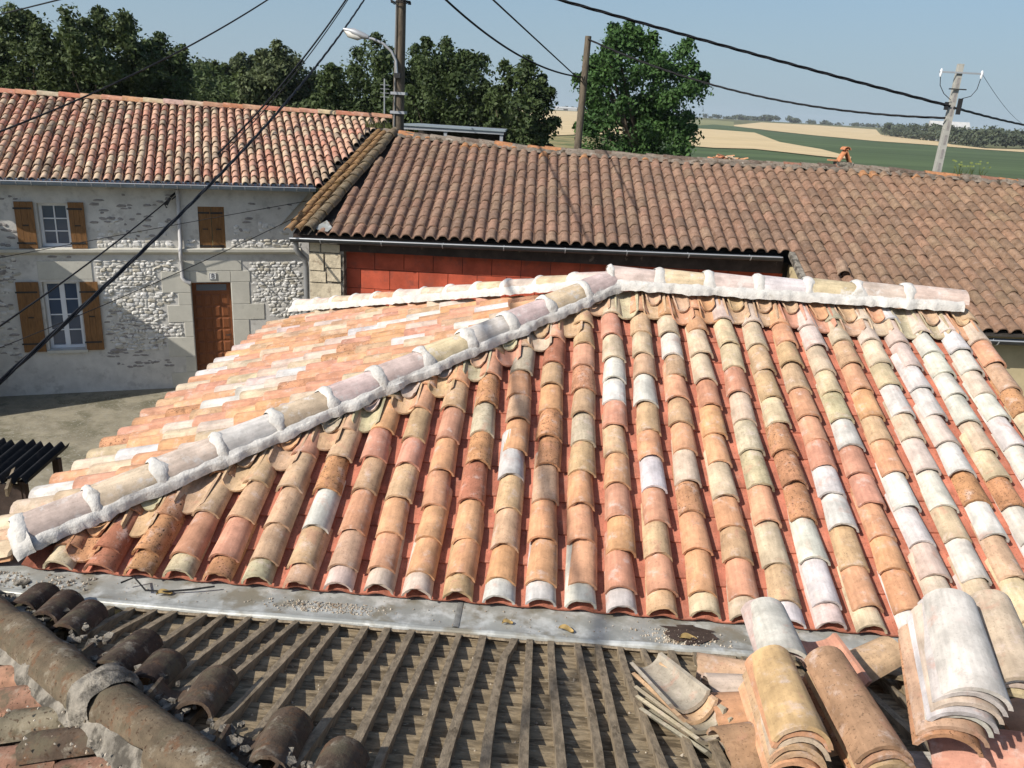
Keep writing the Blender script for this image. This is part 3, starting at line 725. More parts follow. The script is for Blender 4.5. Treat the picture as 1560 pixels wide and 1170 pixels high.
for j in range(17):
    y = -.50 - j*.165; xh, zh = hip_xy(y); 
    FJ = Frame((xh, y, zh - .10), (0, -1, 0), (math.cos(AL2), 0, math.sin(AL2)))
    t = -.42 + random.uniform(-.03, .03)
    for k in range(6):
        far = (lambda q, t=t: -t + .02 + q*1.1) if k == 0 else None
        kk = random.choice('ssrgr' if (j + k) % 2 else 'gdrg')
        me = canal_mesh('old_cover_tile', M['oldtile'], w0=.148, w1=.13, h=.058, L=.46, seg=10, rng=random, jag=.006, far=far)
        put('old_cover_tile', me, strip, W=FJ.mat(random.uniform(-.01, .01), t, -.015 + random.uniform(-.008, .008), R(4.5), random.uniform(-.04, .04), random.uniform(-.08, .08)), color=oldcol(kk))
        me = canal_mesh('old_channel_tile', M['oldtile'], w0=.13, w1=.14, h=.045, L=.46, seg=6, rng=random, flip=True)
        put('old_channel_tile', me, strip, W=FJ.mat(.082, t + .05, -.025, R(3)), color=oldcol('d'))
        t -= .33
b = MB().add([(1.6, -2.4, 3.2), (-.5, -.4, 3.1), (-3, -.4, 2.4), (-3, -4, 2.4), (1.6, -4, 3.2)], [(0, 1, 2, 3, 4)])
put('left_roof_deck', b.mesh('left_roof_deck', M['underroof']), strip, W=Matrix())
b = MB().box((-1.6, -9, 0), (5.5, -.35, 2.4)); put('wall', b.mesh('wall', M['ochre']), strip, W=Matrix())
# broken shards and dirt along the hip
b = MB()
for k in range(150):
    yy = random.uniform(.3, 3.2); o = random.uniform(.09, .26)**1.0; c = frh.P(-o, yy, -.085 - .12*o); sz = random.uniform(.008, .034)
    a0 = random.uniform(0, 6); up_ = Vector((random.uniform(-.4, .4), random.uniform(-.4, .4), 1)).normalized(); e1 = up_.cross(Vector((math.cos(a0), math.sin(a0), 0))).normalized(); e2 = up_.cross(e1)
    q = [c + (e1*math.cos(t_) + e2*math.sin(t_))*sz*random.uniform(.5, 1.1) for t_ in (0, 1.3, 2.5, 3.9, 5.1)]
    b.add([inv @ (p + up_*.012) for p in q] + [inv @ p for p in q], [(0, 1, 2, 3, 4)] + [(i, i+5, (i+1) % 5 + 5, (i+1) % 5) for i in range(5)])
put('tile_debris', b.mesh('tile_debris', M['oldmortar']), strip, local=Matrix(), kind='stuff')
# few dark tiles still in place along the hip
for x, t, rot, ln in [(.22, .20, .22, .34), (.42, .34, .16, .34), (.86, .70, .06, .36), (1.06, .92, .1, .26), (1.33, 1.06, .1, .32), (1.72, 1.40, .08, .34), (1.96, 1.60, .0, .34), (.04, .10, .2, .30)]:
    W = FB.mat(-x, t - .12, .01, R(2), rot, random.uniform(-.1, .1))
    put('old_cover_tile', canal_mesh('old_cover_tile', M['oldtile'], w0=.165, w1=.145, h=.07, L=ln, seg=10, rng=random, jag=.004), strip, W=W, color=oldcol('k' if x < 1.2 else 'd'))
    if x > .8:
        W = FB.mat(-x + .115, t - .02, .045, R(2), rot + .05, random.uniform(-.2, .2))
        put('old_channel_tile', canal_mesh('old_channel_tile', M['oldtile'], w0=.14, w1=.15, h=.055, L=ln*.9, seg=8, rng=random, flip=True, jag=.004), strip, W=W, color=oldcol('d'))

# ------------------------------------------------------------------ white stone house across the street
FA = R(21.68)
sh = empty('stone_house', 'white lime and rubble stone house with brown shutters across the street', 'house', (-8.25, 11.22, 0), FA)
WH = WM[sh]
holes = [(1.07, 1.60, 2.98, 3.82), (.99, 1.63, .94, 2.31), (3.70, 4.47, 0, 2.26), (3.92, 4.42, 2.9, 3.8)]
def wall_holes(x0, x1, z0, z1, holes, depth=.22):
    xs = sorted({x0, x1, *[h[0] for h in holes], *[h[1] for h in holes]}); zs = sorted({z0, z1, *[h[2] for h in holes], *[h[3] for h in holes]})
    b = MB()
    for a, c in zip(xs, xs[1:]):
        for e, g in zip(zs, zs[1:]):
            if any(h[0] - 1e-6 <= a and c <= h[1] + 1e-6 and h[2] - 1e-6 <= e and g <= h[3] + 1e-6 for h in holes): continue
            b.add([(a, 0, e), (c, 0, e), (c, 0, g), (a, 0, g)], [(0, 1, 2, 3)])
    for h in holes:
        a, c, e, g = h; q = [(a, 0, e), (c, 0, e), (c, 0, g), (a, 0, g)]; r_ = [(x, depth, z) for x, _, z in q]
        b.add(q + r_, [(1, 0, 4, 5), (2, 1, 5, 6), (3, 2, 6, 7), (0, 3, 7, 4)])
    return b
wb_ = wall_holes(-6, 5.72, 0, 4.25, holes)
wb_.add([(5.72, 0, 0), (5.95, 0, 0), (5.95, 0, 3.2), (6.22, 0, 4.25), (5.72, 0, 4.25)], [(0, 1, 2, 3, 4)])
wb_.add([(5.95, 0, 0), (6.4, 0, 0), (6.4, 0, 3.0), (5.95, 0, 3.2)], [(0, 1, 2, 3)])
wb_.add([(5.3, .05, 0), (5.3, 5, 0), (5.3, 5, 3.2), (5.3, .05, 3.2)], [(0, 1, 2, 3)]).add([(-6, 6, 0), (-6, 0, 0), (-6, 0, 4.25), (-6, 6, 5.7)], [(0, 1, 2, 3)])
put('wall', wb_.mesh('wall', M['render_']), sh, local=Matrix())
put('shade_wing', MB().box((-6, -1.36, 0), (-.3, -.003, 4.02)).mesh('shade_wing', M['render_']), sh, local=Matrix())  # unseen block added left of view, sized to shade the facade diagonally
# string course
b = MB(); x = -.28
put('string_course', MB().add([(-.28, -.0, 2.97), (5.9, -.0, 2.97), (5.9, -.09, 2.955), (-.28, -.09, 2.955), (-.28, -.085, 2.90), (5.9, -.085, 2.90), (5.9, -.03, 2.85), (-.28, -.03, 2.85), (-.28, 0, 2.85), (5.9, 0, 2.85)],
    [(0, 3, 2, 1), (3, 4, 5, 2), (4, 7, 6, 5), (7, 8, 9, 6)]).mesh('string_course', M['dressed']), sh, local=Matrix())
# dressed blocks round the door and the lower window
def block(x0, x1, z0, z1, pr=.012, nm='dressed_block'):
    b = MB(); e = .006; b.hexa([(x0+e, -pr, z0+e), (x1-e, -pr, z0+e), (x1, .002, z0), (x0, .002, z0)], [(x0+e, -pr, z1-e), (x1-e, -pr, z1-e), (x1, .002, z1), (x0, .002, z1)])
    put(nm, b.mesh(nm, M['dressed']), sh, local=Matrix())
for q in [(3.15, 3.69, 2.06, 2.50), (3.44, 3.69, 1.80, 2.055), (3.22, 3.69, 1.44, 1.795), (3.52, 3.69, 1.12, 1.435), (3.18, 3.69, .70, 1.115), (3.50, 3.69, .36, .695), (3.2, 3.69, .02, .355),
          (4.48, 4.86, 2.27, 2.50), (4.48, 4.84, 1.80, 2.265), (4.48, 5.12, 1.46, 1.795), (4.48, 4.80, .9, 1.455), (4.48, 5.1, .4, .895), (3.695, 4.475, 2.27, 2.495), (3.56, 4.7, 2.505, 2.72),
          (.95, 1.90, 2.36, 2.72), (1.64, 1.90, 2.0, 2.355)]: block(*q)
put('door_step', MB().box((3.6, -.25, 0), (4.6, -.003, .16)).mesh('door_step', M['dressed']), sh, local=Matrix())
# rubble stones
def stone_mesh(mat, seed):
    rg = random.Random(seed); n = 7; v = []; f = []
    for ring, (k, d) in enumerate(((1., .0), (.92, -.55), (.55, -.95))):
        for i in range(n):
            a = 2*math.pi*i/n; r_ = k*(1 + rg.uniform(-.32, .25)); sx = math.copysign(abs(math.cos(a))**.75, math.cos(a)); sz = math.copysign(abs(math.sin(a))**.75, math.sin(a))
            v.append((sx*r_*.5, d + rg.uniform(-.12, .12)*(ring > 0), sz*r_*.5))
    v.append((rg.uniform(-.1, .1), -1, rg.uniform(-.1, .1)))
    for q in (0, n):
        for i in range(n): f.append((q+i, q+(i+1) % n, q+n+(i+1) % n, q+n+i))
    for i in range(n): f.append((2*n+i, 2*n+(i+1) % n, 3*n))
    m = bpy.data.meshes.new('rubble_stone'); m.from_pydata(v, [], [tuple(reversed(x)) for x in f]); m.materials.append(mat); sm(m, 50); return m
M['stone_warm'] = simple('warm_limestone', (.46, .425, .35), .2, 9, bump=.5, bscale=35); M['stone_white'] = simple('whitewashed_stone', (.63, .615, .58), .12, 9, bump=.5, bscale=35)
sms = [stone_mesh(M[('stone', 'stone_white', 'stone_white', 'stone_warm')[s % 4]], s) for s in range(12)] ; smd = [stone_mesh(M['darkstone'], s + 20) for s in range(3)]
def rubble(x0, x1, z0, z1, avoid, hgt=.062, wid=.11, dens=1., pr=.022, dark=.0):
    out = []; z = z0
    while z < z1:
        hh = hgt*random.uniform(.6, 1.35); x = x0 + random.uniform(0, .05)
        while x < x1:
            w = wid*random.uniform(.4, 1.6)
            cx, cz = x + w/2, z + hh/2 + random.uniform(-.016, .016)
            if random.random() < dens and not any(a - .015 < cx + w*.4 and cx - w*.4 < c + .015 and e - .01 < cz < g + .01 for a, c, e, g in avoid):
                out.append((cx, cz, w*.92, hh*.95, pr*random.uniform(.35, 1.5), random.random() < dark))
            x += w
        z += hh
    return out
AV = [(3.13, 3.69, 2.06, 2.50), (3.42, 3.69, 1.80, 2.06), (3.2, 3.69, 1.44, 1.8), (3.50, 3.69, 1.1, 1.44), (3.16, 3.69, .7, 1.12), (3.48, 3.69, .0, .7), (4.47, 4.88, 2.27, 2.5), (4.47, 4.86, 1.8, 2.27), (4.47, 5.14, 1.46, 1.8), (4.47, 4.82, .9, 1.46), (4.47, 5.12, 0, .9),
      (3.5, 4.75, 2.26, 2.74), (3.69, 4.48, 0, 2.27), (.93, 1.92, 2.34, 2.74), (1.62, 2.0, .85, 2.36), (3.5, 3.62, 2.3, 4.2), (.5, 2.0, .85, 2.32)]
ST = rubble(1.93, 3.72, 1.62, 2.70, AV) + rubble(4.7, 5.86, 1.50, 2.68, AV) + rubble(2.35, 3.72, .85, 1.62, AV, dens=.9) + rubble(2.0, 3.8, 2.99, 3.10, AV) + rubble(4.5, 5.85, 2.99, 3.12, AV)
ST += rubble(1.92, 2.35, .85, 1.62, AV, dens=.7, dark=.4, pr=.02) + rubble(-.15, .53, .8, 2.8, AV, dens=.55, dark=.12, pr=.018) + rubble(2.0, 3.45, 3.14, 3.5, AV, dens=.3, dark=.1, pr=.014) + rubble(4.55, 5.8, 3.14, 3.45, AV, dens=.3, pr=.014)
random.shuffle(ST)
ST.sort(key=lambda q: -q[2]*q[3]*(1.5 if q[1] > 1.5 else 1))
JS = MB()
for i, (cx, cz, w, h_, pr, dk) in enumerate(ST):
    me = random.choice(smd if dk else sms); Lm = Matrix.Translation((cx, .004, cz)) @ Matrix.Rotation(random.uniform(-.3, .3), 4, 'Y') @ Matrix.Diagonal((w*1.12, pr, h_*1.15, 1))
    if i < 300: put('rubble_stone', me, sh, local=Lm)
    else: JS.add([Lm @ v_.co for v_ in me.vertices], [tuple(p.vertices) for p in me.polygons])
if JS.v: put('rubble_stone', JS.mesh('rubble_stone', M['stone'], 50), sh, local=Matrix(), kind='stuff')
JD = MB()
for (cx, cz, w, h_, pr, dk) in rubble(2.0, 3.25, .5, 1.7, AV, dens=.34, pr=.012) + rubble(-.1, .55, .7, 2.9, AV, dens=.32, pr=.012) + rubble(1.95, 3.4, 3.12, 4.0, AV, dens=.12, pr=.012) + rubble(.0, .7, 3.0, 4.0, AV, dens=.18, pr=.012) + rubble(.9, 1.9, 2.4, 2.85, AV, dens=.2, pr=.01) + rubble(4.5, 5.7, 3.15, 4.05, AV, dens=.05, pr=.01):
    me = random.choice(smd); Lm = Matrix.Translation((cx, .004, cz)) @ Matrix.Diagonal((w*1.2, pr, h_*.9, 1)); JD.add([Lm @ v_.co for v_ in me.vertices], [tuple(p.vertices) for p in me.polygons])
put('flush_stone', JD.mesh('flush_stone', M['darkstone'], 50), sh, local=Matrix(), kind='stuff')
# windows
def window(x0, x1, z0, z1, cols, rows, y=.13, fr=.06, mid=False):
    b = MB(); o = .003
    b.box((x0+o, y, z0+o), (x0+fr, y+.05, z1-o)).box((x1-fr, y, z0+o), (x1-o, y+.05, z1-o)).box((x0+fr, y, z1-fr), (x1-fr, y+.05, z1-o)).box((x0+fr, y, z0+o), (x1-fr, y+.05, z0+fr))
    w = put('window', b.mesh('window', M['white']), sh, local=Matrix())
    X = [x0+fr + (x1-x0-2*fr)*i/cols for i in range(cols+1)]; Z = [z0+fr + (z1-z0-2*fr)*i/rows for i in range(rows+1)]
    g = .011; b = MB()
    for i in range(1, cols):
        gw = .045 if mid else g; b.box((X[i]-gw, y-.004, z0+fr+.002), (X[i]+gw, y+.04, z1-fr-.002))
    for i in range(1, rows): b.box((x0+fr+.002, y+.004, Z[i]-g), (x1-fr-.002, y+.035, Z[i]+g))
    put('glazing_bar', b.mesh('glazing_bar', M['white']), w, local=Matrix())
    for i in range(cols):
        for k in range(rows):
            put('pane', MB().box((X[i]+.004, y+.02, Z[k]+.004), (X[i+1]-.004, y+.026, Z[k+1]-.004)).mesh('pane', M['glass']), w, local=Matrix())
    put('room_lining', MB().add([(x0, y+.35, z0), (x1, y+.35, z0), (x1, y+.35, z1), (x0, y+.35, z1)], [(0, 1, 2, 3)]).mesh('room_lining', M['underroof']), w, local=Matrix())
    return w
window(1.07, 1.60, 2.98, 3.82, 2, 3)
window(.99, 1.63, .94, 2.31, 2, 4, mid=True)
put('window_sill', MB().box((.95, -.07, .88), (1.68, .1, .938)).mesh('window_sill', M['dressed']), sh, local=Matrix())
def shutter(x0, x1, z0, z1, y=-.055, rot=0, label=None):
    n = 3; s_ = None
    b = MB(); w = (x1 - x0)/n
    root = None
    piv = Matrix.Translation((x0 if rot >= 0 else x1, y, 0)) @ Matrix.Rotation(rot, 4, 'Z') @ Matrix.Translation((-(x0 if rot >= 0 else x1), 0, 0))
    for i in range(n):
        bb = MB(); g = .004; bb.box((x0 + i*w + g/2, 0, z0), (x0 + (i+1)*w - g/2, .03, z1)); me = bb.mesh('shutter_board', M['shutter'])
        if i == 0: root = put('shutter', MB().box((x0+.003, .012, z0+.01), (x1-.003, .028, z1-.01)).mesh('shutter', M['shutter']), sh, local=piv)
        put('shutter_board', me, root, local=Matrix())
    for z in (z0 + (z1-z0)*.12, z0 + (z1-z0)*.86):
        put('strap_hinge', MB().box((x0 - .02, -.009, z - .016), (x1 - .03, -.0005, z + .016)).mesh('strap_hinge', M['iron']), root, local=Matrix())
    put('latch', MB().box(((x0+x1)/2 - .05, -.014, (z0+z1)/2 - .01), ((x0+x1)/2 + .05, -.0005, (z0+z1)/2 + .01)).mesh('latch', M['iron']), root, local=Matrix())
shutter(.70, 1.02, 2.97, 3.85); shutter(1.60+.005, 1.88, 2.97, 3.85)
shutter(.55, .94, .92, 2.32); shutter(1.66, 1.98, .92, 2.31)
shutter(3.92, 4.165, 2.90, 3.80, y=.02, rot=-.0); shutter(4.175, 4.42, 2.90, 3.80, y=.0, rot=.12)
# door
db = MB().box((3.703, .16, .16), (4.467, .20, 2.255)); dr = put('door', db.mesh('door', M['door']), sh, local=Matrix(), label='brown panelled front door')
put('door_light', MB().box((3.79, .152, 2.06), (4.38, .158, 2.19)).mesh('door_light', M['glass']), dr, local=Matrix())
for i in range(4):
    for k in range(7):
        x0 = 3.745 + i*.172; z0 = .22 + k*.255
        put('door_panel', MB().hexa([(x0, .161, z0), (x0+.155, .161, z0), (x0+.125, .142, z0+.03), (x0+.03, .142, z0+.03)], [(x0, .161, z0+.235), (x0+.155, .161, z0+.235), (x0+.125, .142, z0+.205), (x0+.03, .142, z0+.205)]).mesh('door_panel', M['door']), dr, local=Matrix())
put('door_handle', MB().tube([(4.40, .15, 1.1), (4.40, .11, 1.1), (4.32, .11, 1.1)], .012, 6).mesh('door_handle', M['iron']), dr, local=Matrix())
# house number
nb = put('number_plate', MB().box((4.06, -.026, 2.325), (4.20, -.0125, 2.46)).mesh('number_plate', M['number']), sh, local=Matrix(), label='small white house number tile reading 8')
fc = bpy.data.curves.new('number', 'FONT'); fc.body = '8'; fc.size = .14; fc.align_x = 'CENTER'; fc.align_y = 'CENTER'; fc.extrude = .0015; fc.materials.append(M['ink'])
ft = bpy.data.objects.new('number_text', fc); COL.objects.link(ft)
bpy.context.view_layer.update()
nm_ = bpy.data.meshes.new_from_object(ft.evaluated_get(bpy.context.evaluated_depsgraph_get())); bpy.data.objects.remove(ft)
put('number', nm_, nb, local=Matrix.Translation((4.13, -.0285, 2.392)) @ Matrix.Rotation(R(90), 4, 'X'))
b = MB()
for q in [((4.064, 2.329), (4.196, 2.335)), ((4.064, 2.45), (4.196, 2.456)), ((4.064, 2.336), (4.07, 2.449)), ((4.19, 2.336), (4.196, 2.449))]: b.box((q[0][0], -.0272, q[0][1]), (q[1][0], -.0262, q[1][1]))
put('plate_border', b.mesh('plate_border', M['ink']), nb, local=Matrix())
# house gutter with hooks, downpipe
def half_gutter(name, P, Q, r, mat, parent, hooks, hmat):
    P, Q = Vector(P), Vector(Q); d = (Q - P).normalized(); o = d.cross(Vector((0, 0, 1))).normalized(); L = (Q - P).length
    def gf(a, b_):
        an = math.pi*b_; rr = r if b_ < .999 else r
        return P + d*L*a + o*(-math.cos(an)*r) + Vector((0, 0, -math.sin(an)*r))
    inv_ = WM[parent].inverted(); m = grid_mesh(name, mat, lambda a, b_: inv_ @ gf(a, b_), 24, 10)
    g = put(name, m, parent, local=Matrix())
    bead = MB().tube([inv_ @ (P + o*r), inv_ @ (Q + o*r)], .012, 6).mesh('gutter_bead', hmat); put('gutter_bead', bead, g, W=WM[parent])
    for i in range(hooks):
        c = P + d*L*(i + .5)/hooks
        hk = MB().tube([inv_ @ (c + o*(-math.cos(math.pi*k/8)*(r+.004)) + Vector((0, 0, -math.sin(math.pi*k/8)*(r+.004)))) for k in range(9)], .009, 5)
        put('gutter_hook', hk.mesh('gutter_hook', hmat), g, W=WM[parent])
    return g
wp = lambda s, n, z: WH @ Vector((s, -n, z))
half_gutter('gutter', wp(-.25, .36, 4.27), wp(6.2, .36, 4.25), .085, M['zincblue'], sh, 26, M['galv'])
put('eave_board', MB().box((-.25, -.285, 4.19), (6.18, -.265, 4.30)).mesh('eave_board', M['zincblue']), sh, local=Matrix())
put('soffit', MB().add([(-.25, -.265, 4.245), (6.1, -.265, 4.245), (6.1, 0, 4.245), (-.25, 0, 4.245)], [(0, 3, 2, 1)]).mesh('soffit', M['darkwood']), sh, local=Matrix())
put('downpipe', MB().tube([(3.57, -.06, 4.13), (3.56, -.06, 3.05), (3.55, -.13, 2.95), (3.55, -.13, 2.82), (3.55, -.06, 2.72), (3.55, -.06, 2.38), (3.60, -.06, 2.30), (3.69, -.05, 2.26)], .04, 8).mesh('downpipe', M['pipe'], 50), sh, local=Matrix())
b = MB().bar((3.40, -.0, 3.93), (3.40, -.18, 3.93), .03, .03).bar((3.36, -.16, 3.84), (3.44, -.16, 3.98), .035, .05).tube([(3.38, -.12, 3.88), (3.33, -.12, 3.84), (3.36, -.12, 3.78)], .02, 6)
put('cable_anchor', b.mesh('cable_anchor', M['iron']), sh, local=Matrix())
# red tile roof of the stone house
TH2 = R(19)
FH = Frame(wp(0, .33, 4.33), (math.cos(FA), math.sin(FA), 0), (-math.sin(FA)*math.cos(TH2), math.cos(FA)*math.cos(TH2), math.sin(TH2)))
def htop(s): return 4.40 - (s + .2)*.045
b = MB().add([tuple(FH.P(-6, 0, -.10)), tuple(FH.P(6.36, 0, -.10)), tuple(FH.P(8.46, 4.0, -.10)), tuple(FH.P(-6, 4.6, -.10))], [(0, 1, 2, 3)])
hroof = put('roof', b.mesh('roof', M['underroof']), sh, W=Matrix())
put('gable_wall', MB().add([tuple(wp(5.3, -.05, 3.2)), tuple(wp(5.3, -4.5, 3.2)), tuple(FH.P(8.2, 4.0, -.11)), tuple(FH.P(6.15, 0, -.11))], [(0, 1, 2, 3)]).mesh('gable_wall', M['render_']), sh, W=Matrix())
hc = {'o': (.46, .28, .19, .35), 's': (.45, .26, .185, .3), 't': (.43, .32, .22, .5), 'd': (.29, .22, .155, .7), 'c': (.46, .36, .245, .35), 'r': (.42, .21, .145, .4)}
PH = .178; JH = Joined(); cand = []
for i in range(-8, 48):
    x = i*PH + .05; t = random.uniform(-.02, .02); k = 0; b0 = .285
    while t < htop(x) - .12:
        if x < 6.32 + t*.52:
            cand.append((x, t, k))
        t += b0 + random.uniform(-.03, .03); k += 1
cand.sort(key=lambda q: (q[0] < .2) * 10 + q[1])
hv = [canal_mesh('cover_tile', M['tile'], w0=.15, w1=.125, h=.068, L=.40, seg=6, rng=random) for _ in range(4)]
for n_, (x, t, k) in enumerate(cand):
    kk = random.choice('ooosssstttodcr' if k else 'ooscttt'); c0 = hc[kk]; q = random.uniform(.88, 1.12); c0 = (c0[0]*q, c0[1]*q, c0[2]*q, c0[3])
    W = FH.mat(x + random.uniform(-.008, .008), t, -.06 + random.uniform(-.004, .006), R(4.2) + random.uniform(-.02, .02), random.uniform(-.04, .04), random.uniform(-.06, .06))
    if n_ < 300: put('cover_tile', random.choice(hv), hroof, W=W, color=c0)
    else: JH.add(canal_geo(w0=.15, w1=.125, h=.068, L=min(.40, htop(x) - t + .08), seg=6), W, c0)
JH.build('cover_tile', M['tile_stuff'], hroof)
JH = Joined()
for i in range(-8, 48):
    x = (i + .5)*PH + .05; t = 0
    while t < htop(x) - .1:
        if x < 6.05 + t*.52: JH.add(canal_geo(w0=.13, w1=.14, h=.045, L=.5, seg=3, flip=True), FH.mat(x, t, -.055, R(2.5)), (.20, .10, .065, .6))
        t += .45
JH.build('channel_tile', M['tile_stuff'], hroof)
s_ = -1.5
while s_ < 8.0:
    a, c = FH.P(s_, htop(s_), .0), FH.P(s_ + .45, htop(s_ + .45), .0); dd = (c - a).normalized(); fr = Frame(a, dd.cross(Vector((0, 0, 1))), dd)
    put('ridge_tile', canal_mesh('ridge_tile', M['tile'], w0=.22, w1=.20, h=.10, L=.5, seg=7, rng=random), hroof, W=fr.mat(0, 0, -.03, R(1.5)), color=(*[q*random.uniform(.9, 1.1) for q in random.choice([(.46, .24, .15), (.46, .36, .25), (.42, .17, .10)])], .3))
    s_ += .43

# ------------------------------------------------------------------ long brown roofed barn
class UnitFrame(Frame):
    k = .85
    def P(s, a, t, h=0): return s.O + (s.u*a + s.v*t + s.n*h)*s.k
    def mat(s, *a): return Frame.mat(s, *a) @ Matrix.Scale(s.k, 4)
A0 = Vector((-2.036, 10.578, 3.756)); az = R(1.4); TB = R(19)
FBn = UnitFrame(A0, Vector((math.cos(az), math.sin(az), .0194)), Vector((-math.sin(az)*math.cos(TB), math.cos(az)*math.cos(TB), math.sin(TB))))
RID = [(-1, 6.3), (.9, 5.75), (4.94, 4.95), (8.55, 4.6), (12.73, 4.48), (16.67, 3.97), (24, 3.1)]
def btop(s):
    for (a, ta), (c, tc) in zip(RID, RID[1:]):
        if s <= c: return ta + (tc - ta)*(s - a)/(c - a)
    return RID[-1][1]
def brake(t): return .45 + max(0, t)*.150              # left rake line
barn = empty('brown_barn', 'long low barn with a weathered brown clay roof behind the relaid roof', 'barn', tuple(A0 - Vector((0, 0, 3.756))))
b = MB().add([tuple(FBn.P(.1, .05, -.1)), tuple(FBn.P(10.15, .05, -.1)), tuple(FBn.P(10.15, -2.75, -.1)), tuple(FBn.P(23, -2.75, -.1))] + [tuple(FBn.P(s, btop(s), -.1)) for s, _ in reversed(RID[1:])], [tuple(range(10))])
broof = put('roof', b.mesh('roof', M['underroof']), barn, W=Matrix())
def roman_geo(w=.25, L=.5, h=.072, th=.022):
    xs = [(-.125, -.006), (-.104, -.002), (-.092, .028), (-.068, .058), (-.03, h), (.012, h + .002), (.05, .064), (.08, .032), (.096, .0), (.125, -.008)]
    xs = [(x*w/.25, z) for x, z in xs]; n = len(xs); v = [(x, y, z + q) for y in (0, L) for q in (0, -th) for x, z in xs]; f = []
    for k in range(n-1): f += [(k, k+1, 2*n+k+1, 2*n+k), (k+1, k, n+k, n+k+1)]
    f += [(0, 2*n, 3*n, n), (n-1, 2*n-1, 4*n-1, 3*n-1)]
    return v, f
def roman_mesh():
    v, f = roman_geo(); m = bpy.data.meshes.new('roof_tile'); m.from_pydata(v, [], f); m.materials.append(M['brown']); sm(m, 55); return m
rm = roman_mesh(); ROW = .445; cand = []
for i in range(0, 92):
    s = .60 + i*.25
    for r_ in range(-6, 13):
        t = r_*ROW + random.uniform(-.008, .008)
        if r_ < 0 and s < 10.2: continue
        if t > btop(s) - .10 or s < brake(t) + .1 : continue
        if s > 17.8: continue
        cand.append((s, t, r_))
bc = [(.228, .142, .098), (.238, .15, .104), (.212, .13, .09), (.245, .145, .10), (.20, .13, .092), (.225, .15, .102)]
cand.sort(key=lambda q: abs(q[1] - .3) + (q[0] > 13)*3)
JB = Joined()
for n_, (s, t, r_) in enumerate(cand):
    c0 = random.choice(bc); q = random.uniform(.85, 1.14); warm = min(1, max(0, (s - 8)/8)); c0 = (c0[0]*q, c0[1]*q*(1 + .02*warm), c0[2]*q*(1 - .06*warm), .8)
    if t > btop(s) - .5 and random.random() < .3: c0 = (.34, .17, .08, .8)
    W = FBn.mat(s + random.uniform(-.006, .006), t, -.045 + random.uniform(-.004, .005), R(3.3) + random.uniform(-.01, .01), random.uniform(-.015, .015), random.uniform(-.025, .025))
    L = min(.5, btop(s) - t + .04)
    if n_ < 300 and L > .49: put('roof_tile', rm, broof, W=W, color=c0)
    else: JB.add(roman_geo(L=L), W, c0)
JB.build('roof_tile', M['brown_stuff'], broof)
# ridge caps in old mortar
sx = .9
while sx < 20:
    a, c = FBn.P(sx, btop(sx), 0), FBn.P(sx + .42, btop(sx + .42), 0); dd = (c - a).normalized(); fr = UnitFrame(a, dd.cross(Vector((0, 0, 1))), dd)
    kk = random.choice(['g', 'g', 'd', 'r', 'o']); c0 = {'g': (.20, .165, .13, 1), 'd': (.12, .09, .07, 1), 'r': (.24, .12, .08, .9), 'o': (.36, .17, .08, .5)}[kk]
    put('ridge_tile', canal_mesh('ridge_tile', M['brown'], w0=.25, w1=.22, h=.11, L=.46, seg=7, rng=random, jag=.01), broof, W=fr.mat(0, 0, -.045 + random.uniform(-.01, .02), R(1.5), random.uniform(-.05, .05), random.uniform(-.1, .1)), color=c0)
    sx += .42
def rmf(a, b_):
    s = .9 + 18.8*a; t = btop(s) - .02 - b_*(.22 + .09*nz(s*3, 2)); return WM[broof].inverted() @ FBn.P(s, t, .03 + .05*nz(s*3.3, b_*3) + .03*nz(s*9, b_*4) - b_*.05 + .02*math.sin(b_*3.1))
put('ridge_mortar', grid_mesh('ridge_mortar', M['ridgemortar'], rmf, 260, 5), broof, local=Matrix())
# rake rows on the left edge (two mossy rows and the dark capped row)
ra, rb = FBn.P(.28, -.02, 0), FBn.P(.28 + 5.75*.150, 5.7, 0)
rd = (rb - ra).normalized(); fr = UnitFrame(ra, rd.cross(FBn.n), rd)
for row, (o, hgt, w, mt) in enumerate(((-.40, .03, .19, 'mosstile'), (-.20, .05, .19, 'mosstile'), (.05, .09, .27, 'oldtile'))):
    for k in range(15):
        me = canal_mesh('rake_tile', M[mt], w0=w, w1=w*.85, h=w*.42, L=.46, seg=7, rng=random, jag=.006)
        put('rake_tile', me, broof, W=fr.mat(o + random.uniform(-.015, .015), k*.385, hgt - .05, R(3), random.uniform(-.04, .04), random.uniform(-.05, .05)), color=(.17, .13, .08, .9) if row == 2 else (.27, .16, .075, .8))
put('lead_flashing', MB().add([tuple(FBn.P(.40, .10, .03)), tuple(FBn.P(.72, .03, -.0)), tuple(FBn.P(.78, .22, .0)), tuple(FBn.P(.62, .45, .05))], [(0, 1, 2, 3)]).mesh('lead_flashing', M['zinc']), broof, W=Matrix())
# gutter, fascia, walls
half_gutter('gutter', FBn.P(-.02, -.10, -.10), FBn.P(10.0, -.10, -.10), .075, M['zincdark'], barn, 8, M['galv'])
half_gutter('gutter', FBn.P(10.3, -2.80, -.13), FBn.P(20.0, -2.80, -.13), .08, M['zincdark'], barn, 5, M['galv'])
yv = Vector((math.sin(-az), math.cos(az), 0)); xv = FBn.u
def bw(s, n, z): p = A0 + (Vector((math.cos(az), math.sin(az), 0))*s + yv*n)*.85; return Vector((p.x, p.y, 6 - (6 - z)*.85 if z > .05 else 0))
put('fascia_board', MB().hexa([bw(.9, .12, 2.98), bw(10.1, .12, 3.05), bw(10.1, .20, 3.05), bw(.9, .20, 2.98)], [bw(.9, .12, 3.22), bw(10.1, .12, 3.38), bw(10.1, .20, 3.38), bw(.9, .20, 3.22)]).mesh('fascia_board', M['darkwood']), barn, W=Matrix())
